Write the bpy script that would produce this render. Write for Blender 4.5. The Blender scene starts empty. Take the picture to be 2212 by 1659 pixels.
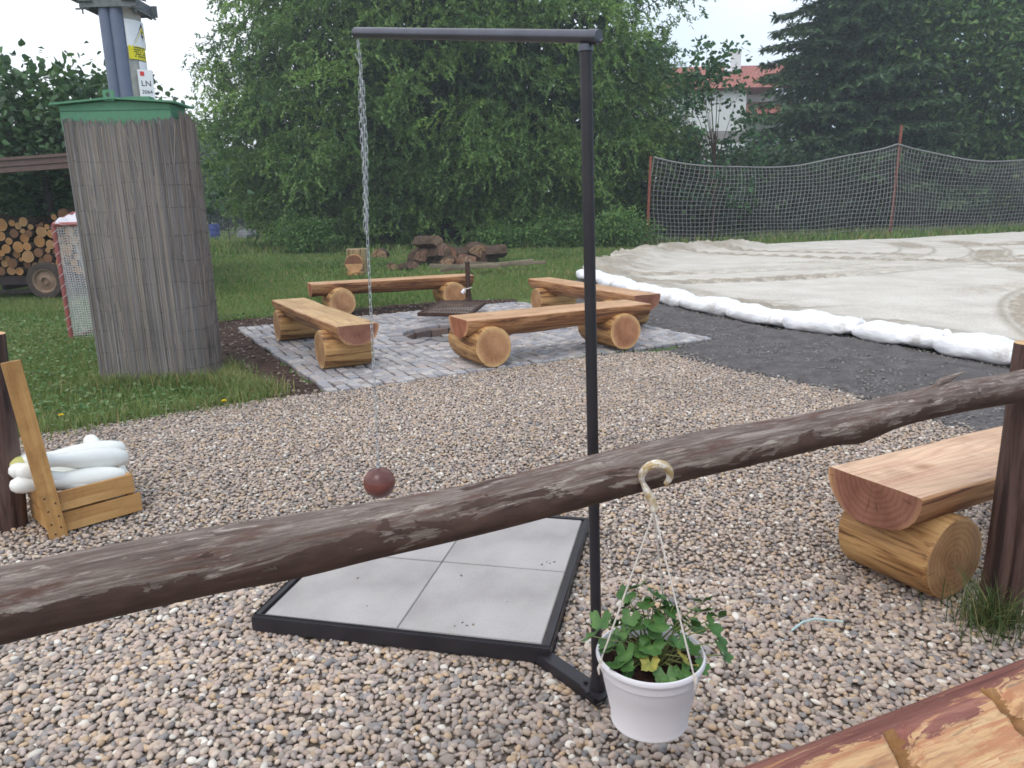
import bpy, bmesh, math, random
import numpy as np
from mathutils import Vector, Matrix

rnd = random.Random(7)
rng = np.random.default_rng(11)
SC = bpy.context.scene
COL = SC.collection

# ------------------------------------------------------------------ camera
FPX, PITCH, ROLL, CAMH = 1620.0, 0.23147, -0.02281, 1.466      # focal length in px of a 2212 px wide frame
_f = np.array([0, math.cos(PITCH), -math.sin(PITCH)])
_u = np.array([0, math.sin(PITCH), math.cos(PITCH)])
_x = np.array([1.0, 0, 0])
_c, _s = math.cos(ROLL), math.sin(ROLL)
CM = np.array([_c * _x + _s * _u, -_s * _x + _c * _u, _f])
cam_d = bpy.data.cameras.new('camera')
cam_d.sensor_width = 36.0
cam_d.lens = 36.0 * FPX / 2212.0
cam_d.clip_start, cam_d.clip_end = 0.05, 2000
cam = bpy.data.objects.new('camera', cam_d)
COL.objects.link(cam)
mw = Matrix.Identity(4)
for i in range(3):
    mw[i][0], mw[i][1], mw[i][2] = CM[0][i], CM[1][i], -CM[2][i]
mw[2][3] = CAMH
cam.matrix_world = mw
SC.camera = cam

# ------------------------------------------------------------------ sky, sun, exposure (overcast)
SUN_EL, SUN_AZ = math.radians(58), math.radians(200)            # azimuth from +Y, clockwise
world = bpy.data.worlds.new('World')
SC.world = world
world.use_nodes = True
nt = world.node_tree
nt.nodes.clear()
o_ = nt.nodes.new('ShaderNodeOutputWorld')
b_ = nt.nodes.new('ShaderNodeBackground')
b_.inputs['Strength'].default_value = 0.12
sky = nt.nodes.new('ShaderNodeTexSky')
sky.sky_type = 'NISHITA'
sky.sun_disc = False
sky.sun_elevation = SUN_EL
sky.sun_rotation = SUN_AZ
sky.dust_density = 3.0
tc_ = nt.nodes.new('ShaderNodeTexCoord')
nz_ = nt.nodes.new('ShaderNodeTexNoise')
nz_.inputs['Scale'].default_value = 2.2
nz_.inputs['Detail'].default_value = 5
cr_ = nt.nodes.new('ShaderNodeValToRGB')
cr_.color_ramp.elements[0].position, cr_.color_ramp.elements[0].color = 0.12, (5.6, 7.2, 8.8, 1)
cr_.color_ramp.elements[1].position, cr_.color_ramp.elements[1].color = 0.52, (10.6, 10.9, 11.5, 1)
mx_ = nt.nodes.new('ShaderNodeMix')
mx_.data_type = 'RGBA'
mx_.inputs[0].default_value = 0.86
L_ = nt.links.new
L_(tc_.outputs['Generated'], nz_.inputs['Vector'])
sx0_ = nt.nodes.new('ShaderNodeSeparateXYZ'); L_(tc_.outputs['Generated'], sx0_.inputs[0])
ma_ = nt.nodes.new('ShaderNodeMath'); ma_.operation = 'MULTIPLY_ADD'; ma_.inputs[1].default_value = -0.75; L_(sx0_.outputs['X'], ma_.inputs[0]); L_(nz_.outputs['Fac'], ma_.inputs[2])
L_(ma_.outputs[0], cr_.inputs['Fac'])
L_(sky.outputs[0], mx_.inputs[6])
L_(cr_.outputs[0], mx_.inputs[7])
L_(mx_.outputs[2], b_.inputs['Color'])
L_(b_.outputs[0], o_.inputs['Surface'])
sun_d = bpy.data.lights.new('sun', 'SUN')
sun_d.energy = 0.9
sun_d.angle = math.radians(25)
sun_d.color = (1.0, 0.95, 0.88)
sun = bpy.data.objects.new('sun', sun_d)
COL.objects.link(sun)
sd = Vector((math.sin(SUN_AZ) * math.cos(SUN_EL), math.cos(SUN_AZ) * math.cos(SUN_EL), math.sin(SUN_EL)))
sun.rotation_euler = sd.to_track_quat('Z', 'Y').to_euler()
SC.view_settings.view_transform = 'Standard'
SC.view_settings.look = 'None'
SC.view_settings.exposure = 0.30
SC.view_settings.gamma = 1.0
SC.render.engine = 'CYCLES'
SC.cycles.filter_width = 1.65
SC.cycles.volume_bounces = 0
SC.cycles.max_bounces = 6
SC.cycles.transparent_max_bounces = 6


# ------------------------------------------------------------------ helpers
def ray(px, py):
    return CM.T @ np.array([(px - 1106) / FPX, -(py - 829.5) / FPX, 1.0])

def g(px, py, z=0.0):
    """photo measurement -> world point at height z"""
    d = ray(px, py)
    return np.array([0, 0, CAMH]) + (z - CAMH) / d[2] * d

def at(px, py, Y):
    """photo measurement -> world point at distance Y"""
    d = ray(px, py)
    return np.array([0, 0, CAMH]) + Y / d[1] * d

def sr(r, gg, b):
    f = lambda c: ((c / 255 + 0.055) / 1.055) ** 2.4 if c > 10 else c / 255 / 12.92
    return (f(r), f(gg), f(b), 1.0)

def tag(o, label=None, cat=None, group=None, kind=None):
    if label: o['label'] = label
    if cat: o['category'] = cat
    if group: o['group'] = group
    if kind: o['kind'] = kind
    return o

def empty(name, loc=(0, 0, 0), rz=0.0, label=None, cat=None, group=None):
    o = bpy.data.objects.new(name, None)
    COL.objects.link(o)
    o.location = loc
    o.rotation_euler = (0, 0, rz)
    o.empty_display_size = 0.1
    return tag(o, label, cat, group)

def link(name, me, parent=None, loc=(0, 0, 0), rot=None):
    o = bpy.data.objects.new(name, me)
    COL.objects.link(o)
    o.location = loc
    if rot is not None: o.rotation_euler = rot
    if parent is not None: o.parent = parent
    return o

def copy_tree(o, parent=None):
    c = o.copy()
    COL.objects.link(c)
    if parent is not None: c.parent = parent
    for ch in list(o.children): copy_tree(ch, c)
    return c

def aslist(m): return m if isinstance(m, (list, tuple)) else [m]

class MB:
    def __init__(self): self.V, self.F, self.M = [], [], []
    def add(self, v, f, mi=0):
        n = len(self.V)
        self.V += [tuple(map(float, p)) for p in v]
        self.F += [tuple(i + n for i in q) for q in f]
        self.M += [mi] * len(f)
        return self
    def box(self, c, s, R=None, mi=0):
        pts = [np.array([a * s[0] / 2, b * s[1] / 2, d * s[2] / 2]) for a in (-1, 1) for b in (-1, 1) for d in (-1, 1)]
        if R is not None: pts = [R @ p for p in pts]
        return self.add([p + np.array(c) for p in pts],
                        [(0, 1, 3, 2), (4, 6, 7, 5), (0, 4, 5, 1), (2, 3, 7, 6), (0, 2, 6, 4), (1, 5, 7, 3)], mi)
    def tube(self, pts, r, n=10, caps=True, mi=0, capmi=None, closed=False):
        pts = [np.array(p, float) for p in pts]
        m = len(pts)
        rr = [r] * m if np.isscalar(r) else list(r)
        tang = []
        for i in range(m):
            a = pts[i - 1] if i else (pts[-1] if closed else pts[0])
            b = pts[(i + 1) % m] if (closed or i < m - 1) else pts[i]
            t = b - a
            tang.append(t / (np.linalg.norm(t) + 1e-12))
        ref = np.array([0, 0, 1.0]) if abs(tang[0][2]) < 0.9 else np.array([1.0, 0, 0])
        nrm = np.cross(tang[0], ref); nrm /= np.linalg.norm(nrm)
        V = []
        for i in range(m):
            nrm = nrm - tang[i] * (nrm @ tang[i]); nrm /= np.linalg.norm(nrm)
            bi = np.cross(tang[i], nrm)
            for k in range(n):
                a = 2 * math.pi * k / n
                V.append(pts[i] + rr[i] * (math.cos(a) * nrm + math.sin(a) * bi))
        F = []
        for i in range(m if closed else m - 1):
            j = (i + 1) % m
            for k in range(n):
                k2 = (k + 1) % n
                F.append((i * n + k, i * n + k2, j * n + k2, j * n + k))
        self.add(V, F, mi)
        if caps and not closed:
            base = len(self.V) - len(V)
            self.F += [tuple(base + k for k in reversed(range(n))), tuple(base + (m - 1) * n + k for k in range(n))]
            self.M += [mi if capmi is None else capmi] * 2
        return self
    def lathe(self, prof, n=24, c=(0, 0, 0), R=None, mi=0):
        V = []
        for r, z in prof:
            for k in range(n):
                a = 2 * math.pi * k / n
                p = np.array([r * math.cos(a), r * math.sin(a), z])
                V.append((R @ p if R is not None else p) + np.array(c))
        F = [(i * n + k, i * n + (k + 1) % n, (i + 1) * n + (k + 1) % n, (i + 1) * n + k)
             for i in range(len(prof) - 1) for k in range(n)]
        return self.add(V, F, mi)
    def build(self, name, mats, parent=None, loc=(0, 0, 0), rot=None, smooth=35, bevel=0, seg=2):
        me = bpy.data.meshes.new(name)
        me.from_pydata(self.V, [], self.F)
        for m in aslist(mats): me.materials.append(m)
        me.polygons.foreach_set('material_index', self.M)
        me.validate()
        if bevel:
            bm = bmesh.new(); bm.from_mesh(me)
            bmesh.ops.remove_doubles(bm, verts=bm.verts, dist=1e-5)
            ed = [e for e in bm.edges if len(e.link_faces) == 2 and e.calc_face_angle(0) > 0.6]
            bmesh.ops.bevel(bm, geom=ed, offset=bevel, segments=seg, affect='EDGES', clamp_overlap=True)
            bm.to_mesh(me); bm.free()
        if smooth:
            me.polygons.foreach_set('use_smooth', [True] * len(me.polygons))
            me.set_sharp_from_angle(angle=math.radians(smooth))
        me.update()
        return link(name, me, parent, loc, rot)

def big(name, V, F, mats, col=None, smooth=False, parent=None, loc=(0, 0, 0), midx=None):
    """fast mesh from numpy arrays; F is (m,k)"""
    V = np.asarray(V, np.float32); F = np.asarray(F, np.int32)
    me = bpy.data.meshes.new(name)
    me.vertices.add(len(V)); me.vertices.foreach_set('co', V.ravel())
    k = F.shape[1]
    me.loops.add(F.size); me.loops.foreach_set('vertex_index', F.ravel())
    me.polygons.add(len(F))
    me.polygons.foreach_set('loop_start', np.arange(len(F), dtype=np.int32) * k)
    for m in aslist(mats): me.materials.append(m)
    if midx is not None: me.polygons.foreach_set('material_index', np.asarray(midx, np.int32))
    me.polygons.foreach_set('use_smooth', np.full(len(F), bool(smooth)))
    if col is not None:
        c = np.ones((len(V), 4), np.float32); c[:, :3] = col
        a = me.color_attributes.new(name='Col', type='FLOAT_COLOR', domain='POINT')
        a.data.foreach_set('color', c.ravel())
    me.update(calc_edges=True)
    return link(name, me, parent, loc)

def tubes_np(P, r, k=3):
    P = np.asarray(P, float); n, m, _ = P.shape
    T = np.gradient(P, axis=1)
    T /= np.linalg.norm(T, axis=2, keepdims=True) + 1e-9
    ref = np.where((np.abs(T[..., 2:3]) < 0.8), np.array([0, 0, 1.0]), np.array([0.1, 1.0, 0]))
    N = np.cross(T, ref); N /= np.linalg.norm(N, axis=2, keepdims=True) + 1e-9
    Bv = np.cross(T, N)
    a = 2 * np.pi * np.arange(k) / k
    R = np.broadcast_to(np.asarray(r, float).reshape(-1, 1, 1, 1), (n, 1, 1, 1)) if np.ndim(r) else r
    V = P[:, :, None, :] + R * (np.cos(a)[None, None, :, None] * N[:, :, None, :] + np.sin(a)[None, None, :, None] * Bv[:, :, None, :])
    idx = np.arange(n * m * k).reshape(n, m, k)
    F = np.stack([idx[:, :-1], np.roll(idx, -1, 2)[:, :-1], np.roll(idx, -1, 2)[:, 1:], idx[:, 1:]], -1).reshape(-1, 4)
    return V.reshape(-1, 3), F

def inpoly(x, y, poly):
    x = np.asarray(x); y = np.asarray(y)
    r = np.zeros(x.shape, bool)
    P = np.asarray(poly, float)[:, :2]
    for i in range(len(P)):
        x1, y1 = P[i]; x2, y2 = P[(i + 1) % len(P)]
        c = ((y1 > y) != (y2 > y)) & (x < (x2 - x1) * (y - y1) / (y2 - y1 + 1e-12) + x1)
        r ^= c
    return r

def rough_poly(pts, step=0.15, amp=0.05):
    out = []
    P = [np.array(p[:2], float) for p in pts]
    for i in range(len(P)):
        a, b = P[i], P[(i + 1) % len(P)]
        n = max(1, int(min(np.linalg.norm(b - a) / step, 60)))
        d = (b - a) / (np.linalg.norm(b - a) + 1e-9)
        nn = np.array([-d[1], d[0]])
        for k in range(n):
            out.append(a + (b - a) * k / n + nn * (rng.normal() * amp if k else 0))
    return out

def sheet(name, pts, z, mat, kind='structure'):
    bm = bmesh.new()
    vs = [bm.verts.new((p[0], p[1], z)) for p in pts]
    f = bm.faces.new(vs)
    if f.normal.z < 0 or sum(pts[i][0] * pts[(i + 1) % len(pts)][1] - pts[(i + 1) % len(pts)][0] * pts[i][1] for i in range(len(pts))) < 0:
        f.normal_flip()
    bmesh.ops.triangulate(bm, faces=[f])
    me = bpy.data.meshes.new(name); bm.to_mesh(me); bm.free()
    me.materials.append(mat)
    return tag(link(name, me), kind=kind)

def vnoise(x, y, seed=0):
    """smooth value noise"""
    x = np.asarray(x, float); y = np.asarray(y, float)
    xi = np.floor(x).astype(int); yi = np.floor(y).astype(int)
    xf = x - xi; yf = y - yi
    def h(a, b):
        v = np.sin(a * 127.1 + b * 311.7 + seed * 74.7) * 43758.5453
        return v - np.floor(v)
    u = xf * xf * (3 - 2 * xf); v = yf * yf * (3 - 2 * yf)
    return (h(xi, yi) * (1 - u) + h(xi + 1, yi) * u) * (1 - v) + (h(xi, yi + 1) * (1 - u) + h(xi + 1, yi + 1) * u) * v

def rotz(a): return np.array([[math.cos(a), -math.sin(a), 0], [math.sin(a), math.cos(a), 0], [0, 0, 1.0]])
def nrmz(v): return v / (np.linalg.norm(v, axis=-1, keepdims=True) + 1e-9)

# ------------------------------------------------------------------ materials
class NT:
    def __init__(self, name, rough=0.7, spec=0.3):
        self.m = bpy.data.materials.new(name); self.m.use_nodes = True
        self.t = self.m.node_tree
        self.b = self.t.nodes['Principled BSDF']
        self.b.inputs['Roughness'].default_value = rough
        self.b.inputs['Specular IOR Level'].default_value = spec
        self._tc = None
    def n(self, ty, **kw):
        x = self.t.nodes.new(ty)
        for k, v in kw.items():
            if k.startswith('_'): setattr(x, k[1:], v)
            else: x.inputs[k].default_value = v
        return x
    def l(self, a, b): self.t.links.new(a, b)
    def coord(self, scale=(1, 1, 1), rot=(0, 0, 0)):
        if self._tc is None: self._tc = self.n('ShaderNodeTexCoord')
        mp = self.n('ShaderNodeMapping'); mp.inputs['Scale'].default_value = scale; mp.inputs['Rotation'].default_value = rot
        self.l(self._tc.outputs['Object'], mp.inputs['Vector'])
        return mp.outputs[0]
    def noise(self, scale, vec=None, detail=4, rough=0.55, dist=0.0):
        x = self.n('ShaderNodeTexNoise', Scale=scale, Detail=detail, Roughness=rough, Distortion=dist)
        self.l(vec if vec is not None else self.coord(), x.inputs['Vector'])
        return x.outputs['Fac']
    def ramp(self, fac, stops):
        x = self.n('ShaderNodeValToRGB'); e = x.color_ramp.elements
        while len(e) < len(stops): e.new(0.5)
        for i, (p, c) in enumerate(stops):
            e[i].position = p; e[i].color = c if len(c) == 4 else (*c, 1)
        self.l(fac, x.inputs['Fac'])
        return x.outputs['Color']
    def mix(self, fac, a, b, mode='MIX'):
        x = self.n('ShaderNodeMix', _data_type='RGBA', _blend_type=mode)
        for s, v in ((0, fac), (6, a), (7, b)):
            if isinstance(v, (int, float)): x.inputs[s].default_value = v
            elif isinstance(v, tuple): x.inputs[s].default_value = v
            else: self.l(v, x.inputs[s])
        return x.outputs[2]
    def math(self, op, a, b=None):
        x = self.n('ShaderNodeMath', _operation=op)
        for s, v in ((0, a), (1, b)):
            if v is None: continue
            if isinstance(v, (int, float)): x.inputs[s].default_value = v
            else: self.l(v, x.inputs[s])
        return x.outputs[0]
    def attr(self, name='Col'):
        x = self.n('ShaderNodeAttribute'); x.attribute_name = name
        return x.outputs['Color']
    def color(self, c):
        if isinstance(c, tuple): self.b.inputs['Base Color'].default_value = c
        else: self.l(c, self.b.inputs['Base Color'])
        return self
    def bump(self, h, strength=0.4, dist=0.01):
        x = self.n('ShaderNodeBump', Strength=strength, Distance=dist)
        self.l(h, x.inputs['Height']); self.l(x.outputs[0], self.b.inputs['Normal'])
        return self

def m_simple(name, c, rough=0.6, spec=0.3, var=0.15, scale=12, bump=0.15, bd=0.004, metal=0.0):
    t = NT(name, rough, spec)
    f = t.noise(scale, detail=6)
    lo = tuple(x * (1 - var) for x in c[:3]) + (1,); hi = tuple(min(1, x * (1 + var)) for x in c[:3]) + (1,)
    t.color(t.ramp(f, [(0.3, lo), (0.7, hi)]))
    if bump: t.bump(t.noise(scale * 4), bump, bd)
    t.b.inputs['Metallic'].default_value = metal
    return t.m

def m_attr(name, rough=0.7, spec=0.25, transl=0.0, bump=0.0, bscale=80):
    t = NT(name, rough, spec)
    c = t.attr()
    t.color(c)
    if bump: t.bump(t.noise(bscale), bump, 0.004)
    if transl:
        tr = t.n('ShaderNodeBsdfTranslucent')
        t.l(t.mix(1.0, c, (1.25, 1.3, 0.8, 1), 'MULTIPLY'), tr.inputs['Color'])
        mxs = t.n('ShaderNodeMixShader'); mxs.inputs[0].default_value = transl
        out = t.t.nodes['Material Output']
        t.l(t.b.outputs[0], mxs.inputs[1]); t.l(tr.outputs[0], mxs.inputs[2]); t.l(mxs.outputs[0], out.inputs['Surface'])
    return t.m

def m_plank(name, lo, mid, hi, axis=0, rough=0.5):
    """sawn wood, grain along local axis"""
    t = NT(name, rough, 0.3)
    sc = [9, 9, 9]; sc[axis] = 0.7
    v = t.coord(tuple(sc))
    grain = t.noise(2.2, v, 8, 0.65, 0.6)
    sc2 = [1.6, 1.6, 1.6]; sc2[axis] = 0.8
    blot = t.noise(2.2, t.coord(tuple(sc2)), 3)
    sc3 = [60, 60, 60]; sc3[axis] = 1.2
    fine = t.noise(2.0, t.coord(tuple(sc3)), 3)
    c = t.ramp(grain, [(0.28, lo), (0.48, mid), (0.75, hi)])
    c = t.mix(0.55, c, t.ramp(blot, [(0.3, (0.55, 0.47, 0.42, 1)), (0.6, (1, 1, 1, 1))]), 'MULTIPLY')
    c = t.mix(0.35, c, t.ramp(fine, [(0.35, (0.6, 0.55, 0.5, 1)), (0.6, (1, 1, 1, 1))]), 'MULTIPLY')
    sp_ = t.n('ShaderNodeSeparateXYZ'); t.l(t.coord(), sp_.inputs[0])
    sc5 = [2.0, 2.0, 2.0]; sc5[axis] = .45
    wv = t.math('SINE', t.math('ADD', t.math('MULTIPLY', sp_.outputs[1 if axis != 1 else 0], 190.0), t.math('MULTIPLY', t.noise(1.4, t.coord(tuple(sc5)), 3), 60.0)))
    c = t.mix(0.30, c, t.ramp(t.math('ADD', t.math('MULTIPLY', wv, .5), .5), [(0.0, (0.58, 0.48, 0.40, 1)), (0.45, (1, 1, 1, 1))]), 'MULTIPLY')
    dirt = t.noise(5.0, t.coord((1, 1, 1), (.5, .2, .1)), 7, 0.7)
    c = t.mix(0.5, c, t.ramp(dirt, [(0.36, (0.55, 0.5, 0.48, 1)), (0.5, (1, 1, 1, 1))]), 'MULTIPLY')
    # knots
    vo = t.n('ShaderNodeTexVoronoi', Scale=1.0)
    sc4 = [5.0, 5.0, 5.0]; sc4[axis] = 2.6
    t.l(t.coord(tuple(sc4)), vo.inputs['Vector'])
    kn = t.ramp(vo.outputs['Distance'], [(0.0, (0.30, 0.17, 0.10, 1)), (0.09, (0.62, 0.5, 0.42, 1)), (0.2, (1, 1, 1, 1))])
    c = t.mix(0.7, c, kn, 'MULTIPLY')
    t.color(c).bump(fine, 0.25, 0.003)
    return t.m

def m_barrel(name, lo, mid, hi, axis=1):
    """debarked log: streaks of brown bast along the grain"""
    t = NT(name, 0.55, 0.3)
    sc = [13, 13, 13]; sc[axis] = 1.0
    v = t.coord(tuple(sc))
    st = t.noise(1.6, v, 8, 0.68, 0.7)
    c = t.ramp(st, [(0.40, lo), (0.455, mid), (0.60, hi)])
    sc3 = [16, 16, 16]; sc3[axis] = 1.3
    s2 = t.noise(1.2, t.coord(tuple(sc3), (0.2, 0.1, 0.0)), 6, 0.65, 0.5)
    c = t.mix(0.7, c, t.ramp(s2, [(0.42, (0.50, 0.38, 0.30, 1)), (0.48, (1, 1, 1, 1))]), 'MULTIPLY')
    sc2 = [45, 45, 45]; sc2[axis] = 2.5
    fi = t.noise(1.5, t.coord(tuple(sc2)), 4)
    c = t.mix(0.45, c, t.ramp(fi, [(0.3, (0.55, 0.5, 0.45, 1)), (0.62, (1, 1, 1, 1))]), 'MULTIPLY')
    t.color(c)
    h = t.math('ADD', st, t.math('MULTIPLY', fi, 0.4))
    t.bump(h, 0.5, 0.012)
    return t.m

def m_end(name, core, rim, axis=1, rings=42.0, dark=(0.40, 0.30, 0.25, 1), radius=0.19):
    """end grain: growth rings round the local axis"""
    t = NT(name, 0.6, 0.25)
    sx = t.n('ShaderNodeSeparateXYZ'); t.l(t.coord(), sx.inputs[0])
    ab = [i for i in range(3) if i != axis]
    a, b = sx.outputs[ab[0]], sx.outputs[ab[1]]
    wob = t.math('MULTIPLY', t.math('SUBTRACT', t.noise(5.0, detail=3), 0.5), 0.05)
    r = t.math('ADD', t.math('SQRT', t.math('ADD', t.math('MULTIPLY', a, a), t.math('MULTIPLY', b, b))), wob)
    w = t.math('SINE', t.math('MULTIPLY', r, rings * 2 * math.pi))
    ring = t.ramp(t.math('ADD', t.math('MULTIPLY', w, 0.5), 0.5), [(0.0, (0.74, 0.67, 0.62, 1)), (0.6, (1, 1, 1, 1))])
    base = t.ramp(t.math('DIVIDE', r, radius), [(0.0, core), (0.72, core), (0.86, rim), (1.0, rim)])
    c = t.mix(0.6, base, ring, 'MULTIPLY')
    blot = t.noise(7.0, detail=5)
    c = t.mix(0.75, c, t.ramp(blot, [(0.32, (0.55, 0.48, 0.45, 1)), (0.58, (1, 1, 1, 1))]), 'MULTIPLY')
    saw = t.noise(3.0, t.coord((70, 70, 5), (.4, .6, .3)), 3)
    c = t.mix(0.4, c, t.ramp(saw, [(0.35, (0.7, 0.66, 0.62, 1)), (0.6, (1, 1, 1, 1))]), 'MULTIPLY')
    # radial drying cracks
    an = t.math('ARCTAN2', a, b)
    cv = t.n('ShaderNodeCombineXYZ'); t.l(t.math('MULTIPLY', an, 2.2), cv.inputs[0]); t.l(t.math('MULTIPLY', r, 2.0), cv.inputs[1])
    ck = t.noise(3.0, cv.outputs[0], 2)
    c = t.mix(0.7, c, t.ramp(ck, [(0.31, dark), (0.345, (1, 1, 1, 1))]), 'MULTIPLY')
    t.color(c).bump(t.noise(120, detail=3), 0.2, 0.003)
    return t.m

M = {}
M['seat'] = m_plank('pale_sawn_spruce', sr(188, 142, 108), sr(212, 170, 132), sr(228, 194, 156))
M['seat_yellow'] = m_plank('yellow_sawn_spruce', sr(190, 150, 106), sr(212, 176, 130), sr(226, 194, 150))
M['seat_pink'] = m_plank('pinkish_sawn_larch', sr(204, 158, 134), sr(228, 190, 160), sr(240, 210, 178))
M['under'] = m_barrel('debarked_underside', sr(108, 74, 56), sr(166, 116, 80), sr(198, 154, 110), 0)
M['barrel'] = m_barrel('debarked_log', sr(112, 78, 52), sr(176, 132, 84), sr(206, 166, 112), 1)
M['endx'] = m_end('seat_end_grain', sr(172, 112, 84), sr(198, 150, 108), 0, 46, radius=0.24)
M['endx_red'] = m_end('reddish_seat_end_grain', sr(150, 104, 86), sr(200, 156, 116), 0, 46, radius=0.24)
M['endy'] = m_end('log_end_grain', sr(198, 150, 110), sr(216, 178, 128), 1, 48)
M['endy_red'] = m_end('reddish_log_end_grain', sr(190, 136, 102), sr(216, 174, 126), 1, 48)
M['endy_pale'] = m_end('pale_log_end_grain', sr(184, 144, 104), sr(208, 172, 126), 1, 48)
M['steel'] = m_simple('dark_painted_steel', sr(92, 93, 102), 0.33, 0.5, 0.15, 9, 0.04, 0.001, 0.72)
M['steel_shaded'] = m_simple('shade_darkened_steel', sr(50, 47, 52), 0.42, 0.4, 0.2, 9, 0.06, 0.001, 0.3)  # same paint as the arm, darkened to stand for dark surroundings it reflects
M['rust'] = m_simple('rusty_steel', sr(72, 52, 44), 0.75, 0.3, 0.35, 30, 0.3, 0.003)
M['chain'] = m_simple('galvanised_chain', sr(176, 180, 184), 0.4, 0.5, 0.1, 60, 0, 0, 0.25)
M['white_plastic'] = m_simple('white_plastic', sr(226, 224, 228), 0.35, 0.45, 0.03, 5, 0.02, 0.002)
M['rope'] = m_simple('white_cord', sr(222, 214, 206), 0.8, 0.2, 0.12, 90, 0.5, 0.003)
M['white_paint'] = m_simple('white_painted_wood', sr(236, 235, 229), 0.4, 0.4, 0.04, 9, 0.04, 0.003)
M['yellow_paint'] = m_simple('yellowed_painted_wood', sr(206, 198, 120), 0.4, 0.4, 0.08, 9, 0.04, 0.003)
M['crate'] = m_plank('varnished_pine', sr(172, 124, 74), sr(200, 154, 98), sr(216, 176, 120), 0, 0.45)
M['crate_up'] = m_plank('varnished_pine_upright', sr(178, 130, 78), sr(204, 158, 100), sr(220, 180, 122), 2, 0.45)
M['plum'] = m_simple('plum_varnish', sr(96, 44, 62), 0.25, 0.5, 0.12, 10, 0.03)
M['nail'] = m_simple('dark_nail', sr(60, 42, 32), 0.5, 0.4)
M['brownpost'] = m_barrel('brown_stained_post', sr(50, 36, 34), sr(78, 58, 54), sr(102, 80, 74), 2)
M['soilpot'] = m_simple('potting_soil', sr(62, 42, 36), 0.95, 0.1, 0.5, 60, 0.9, 0.02)
M['sack'] = m_simple('white_woven_sack', sr(234, 235, 239), 0.6, 0.25, 0.05, 5, 0.3, 0.02)
def _sack():
    t = NT('white_woven_sack', .6, .25)
    cr = t.noise(2.0, t.coord((2.5, 10, 10)), 5, .6, .6); dirt = t.noise(3.2, t.coord((1, 1, 1), (.2, .4, .1)), 7, .72)
    c = t.ramp(t.noise(5, detail=4), [(.3, sr(228, 230, 235)), (.7, sr(240, 240, 243))])
    c = t.mix(.8, c, t.ramp(dirt, [(.33, (.62, .57, .5, 1)), (.46, (1, 1, 1, 1))]), 'MULTIPLY')
    t.color(c).bump(t.math('ADD', cr, t.math('MULTIPLY', t.noise(150, detail=2), .12)), .55, .03)
    return t.m
M['sack'] = _sack()
M['green_box'] = m_simple('green_moulded_plastic', sr(86, 138, 108), 0.5, 0.35, 0.08, 18, 0.05, 0.002)
M['concrete_pole'] = m_simple('weathered_concrete', sr(164, 162, 158), 0.85, 0.2, 0.2, 14, 0.4, 0.006)
M['cover_grey'] = m_simple('blue_grey_plastic_cover', sr(104, 112, 134), 0.5, 0.35, 0.07, 8, 0.05)
M['galv'] = m_simple('grey_galvanised_steel', sr(104, 108, 110), 0.55, 0.4, 0.25, 24, 0.15, 0.003, 0.3)
M['sign_white'] = m_simple('white_sign_plate', sr(232, 232, 236), 0.4, 0.4, 0.03, 9, 0)
M['sign_yellow'] = m_simple('yellow_sign', sr(224, 210, 40), 0.4, 0.4, 0.04, 9, 0)
M['sign_black'] = m_simple('black_print', sr(40, 38, 42), 0.5, 0.3, 0.05, 9, 0)
M['sign_red'] = m_simple('red_print', sr(214, 74, 70), 0.5, 0.3, 0.05, 9, 0)
M['net_white'] = m_simple('white_net_cord', sr(216, 214, 216), 0.8, 0.2, 0.08, 40, 0)
M['net_grey'] = m_simple('grey_net_cord', sr(140, 138, 138), 0.8, 0.2, 0.12, 6, 0)
M['goal_red'] = m_simple('faded_red_tube', sr(150, 84, 80), 0.5, 0.35, 0.2, 14, 0.1)
M['rust_light'] = m_simple('rusty_bar_steel', sr(112, 92, 80), 0.7, 0.3, 0.3, 30, 0.3, 0.002)
M['rust_post'] = m_simple('rusty_red_post', sr(128, 76, 62), 0.75, 0.25, 0.3, 16, 0.3)
M['bark'] = m_simple('rough_bark', sr(86, 72, 62), 0.95, 0.1, 0.4, 9, 1.0, 0.04)
M['willow_bark'] = m_simple('willow_bark', sr(74, 66, 58), 0.95, 0.1, 0.4, 6, 1.0, 0.06)
M['tyre'] = m_simple('dusty_tyre_rubber', sr(74, 66, 62), 0.9, 0.15, 0.25, 20, 0.4, 0.01)
M['rim'] = m_simple('dusty_steel_rim', sr(132, 110, 94), 0.7, 0.3, 0.25, 12, 0.1)
M['trailer'] = m_simple('dark_trailer_steel', sr(52, 42, 42), 0.75, 0.3, 0.3, 12, 0.2)
M['roof_sheet'] = m_simple('brown_roof_metal', sr(98, 78, 74), 0.55, 0.35, 0.15, 9, 0.1)
M['leaf_up'] = m_attr('leaf', 0.5, 0.35, 0.28)
M['needle'] = m_attr('needle', 0.6, 0.25, 0.1)
M['grass_blade'] = m_attr('grass_blade', 0.6, 0.25, 0.25)
M['pebble'] = m_attr('pebble_stone', 0.6, 0.35, 0, 0.15, 160)
M['reed'] = m_attr('weathered_reed', 0.75, 0.2, 0, 0.3, 200)
M['sett'] = m_attr('granite_sett', 0.55, 0.4, 0, 0.5, 90)
M['wire'] = m_simple('dark_tie_wire', sr(60, 56, 56), 0.6, 0.3)
M['petal'] = m_simple('yellow_petal', sr(236, 206, 30), 0.6, 0.2)
M['stick'] = m_simple('pale_blue_plastic', sr(188, 214, 214), 0.4, 0.4, 0.05)
M['batten'] = m_plank('grey_weathered_batten', sr(112, 102, 88), sr(142, 130, 112), sr(166, 154, 134), 0, 0.8)
M['slab'] = None

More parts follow.
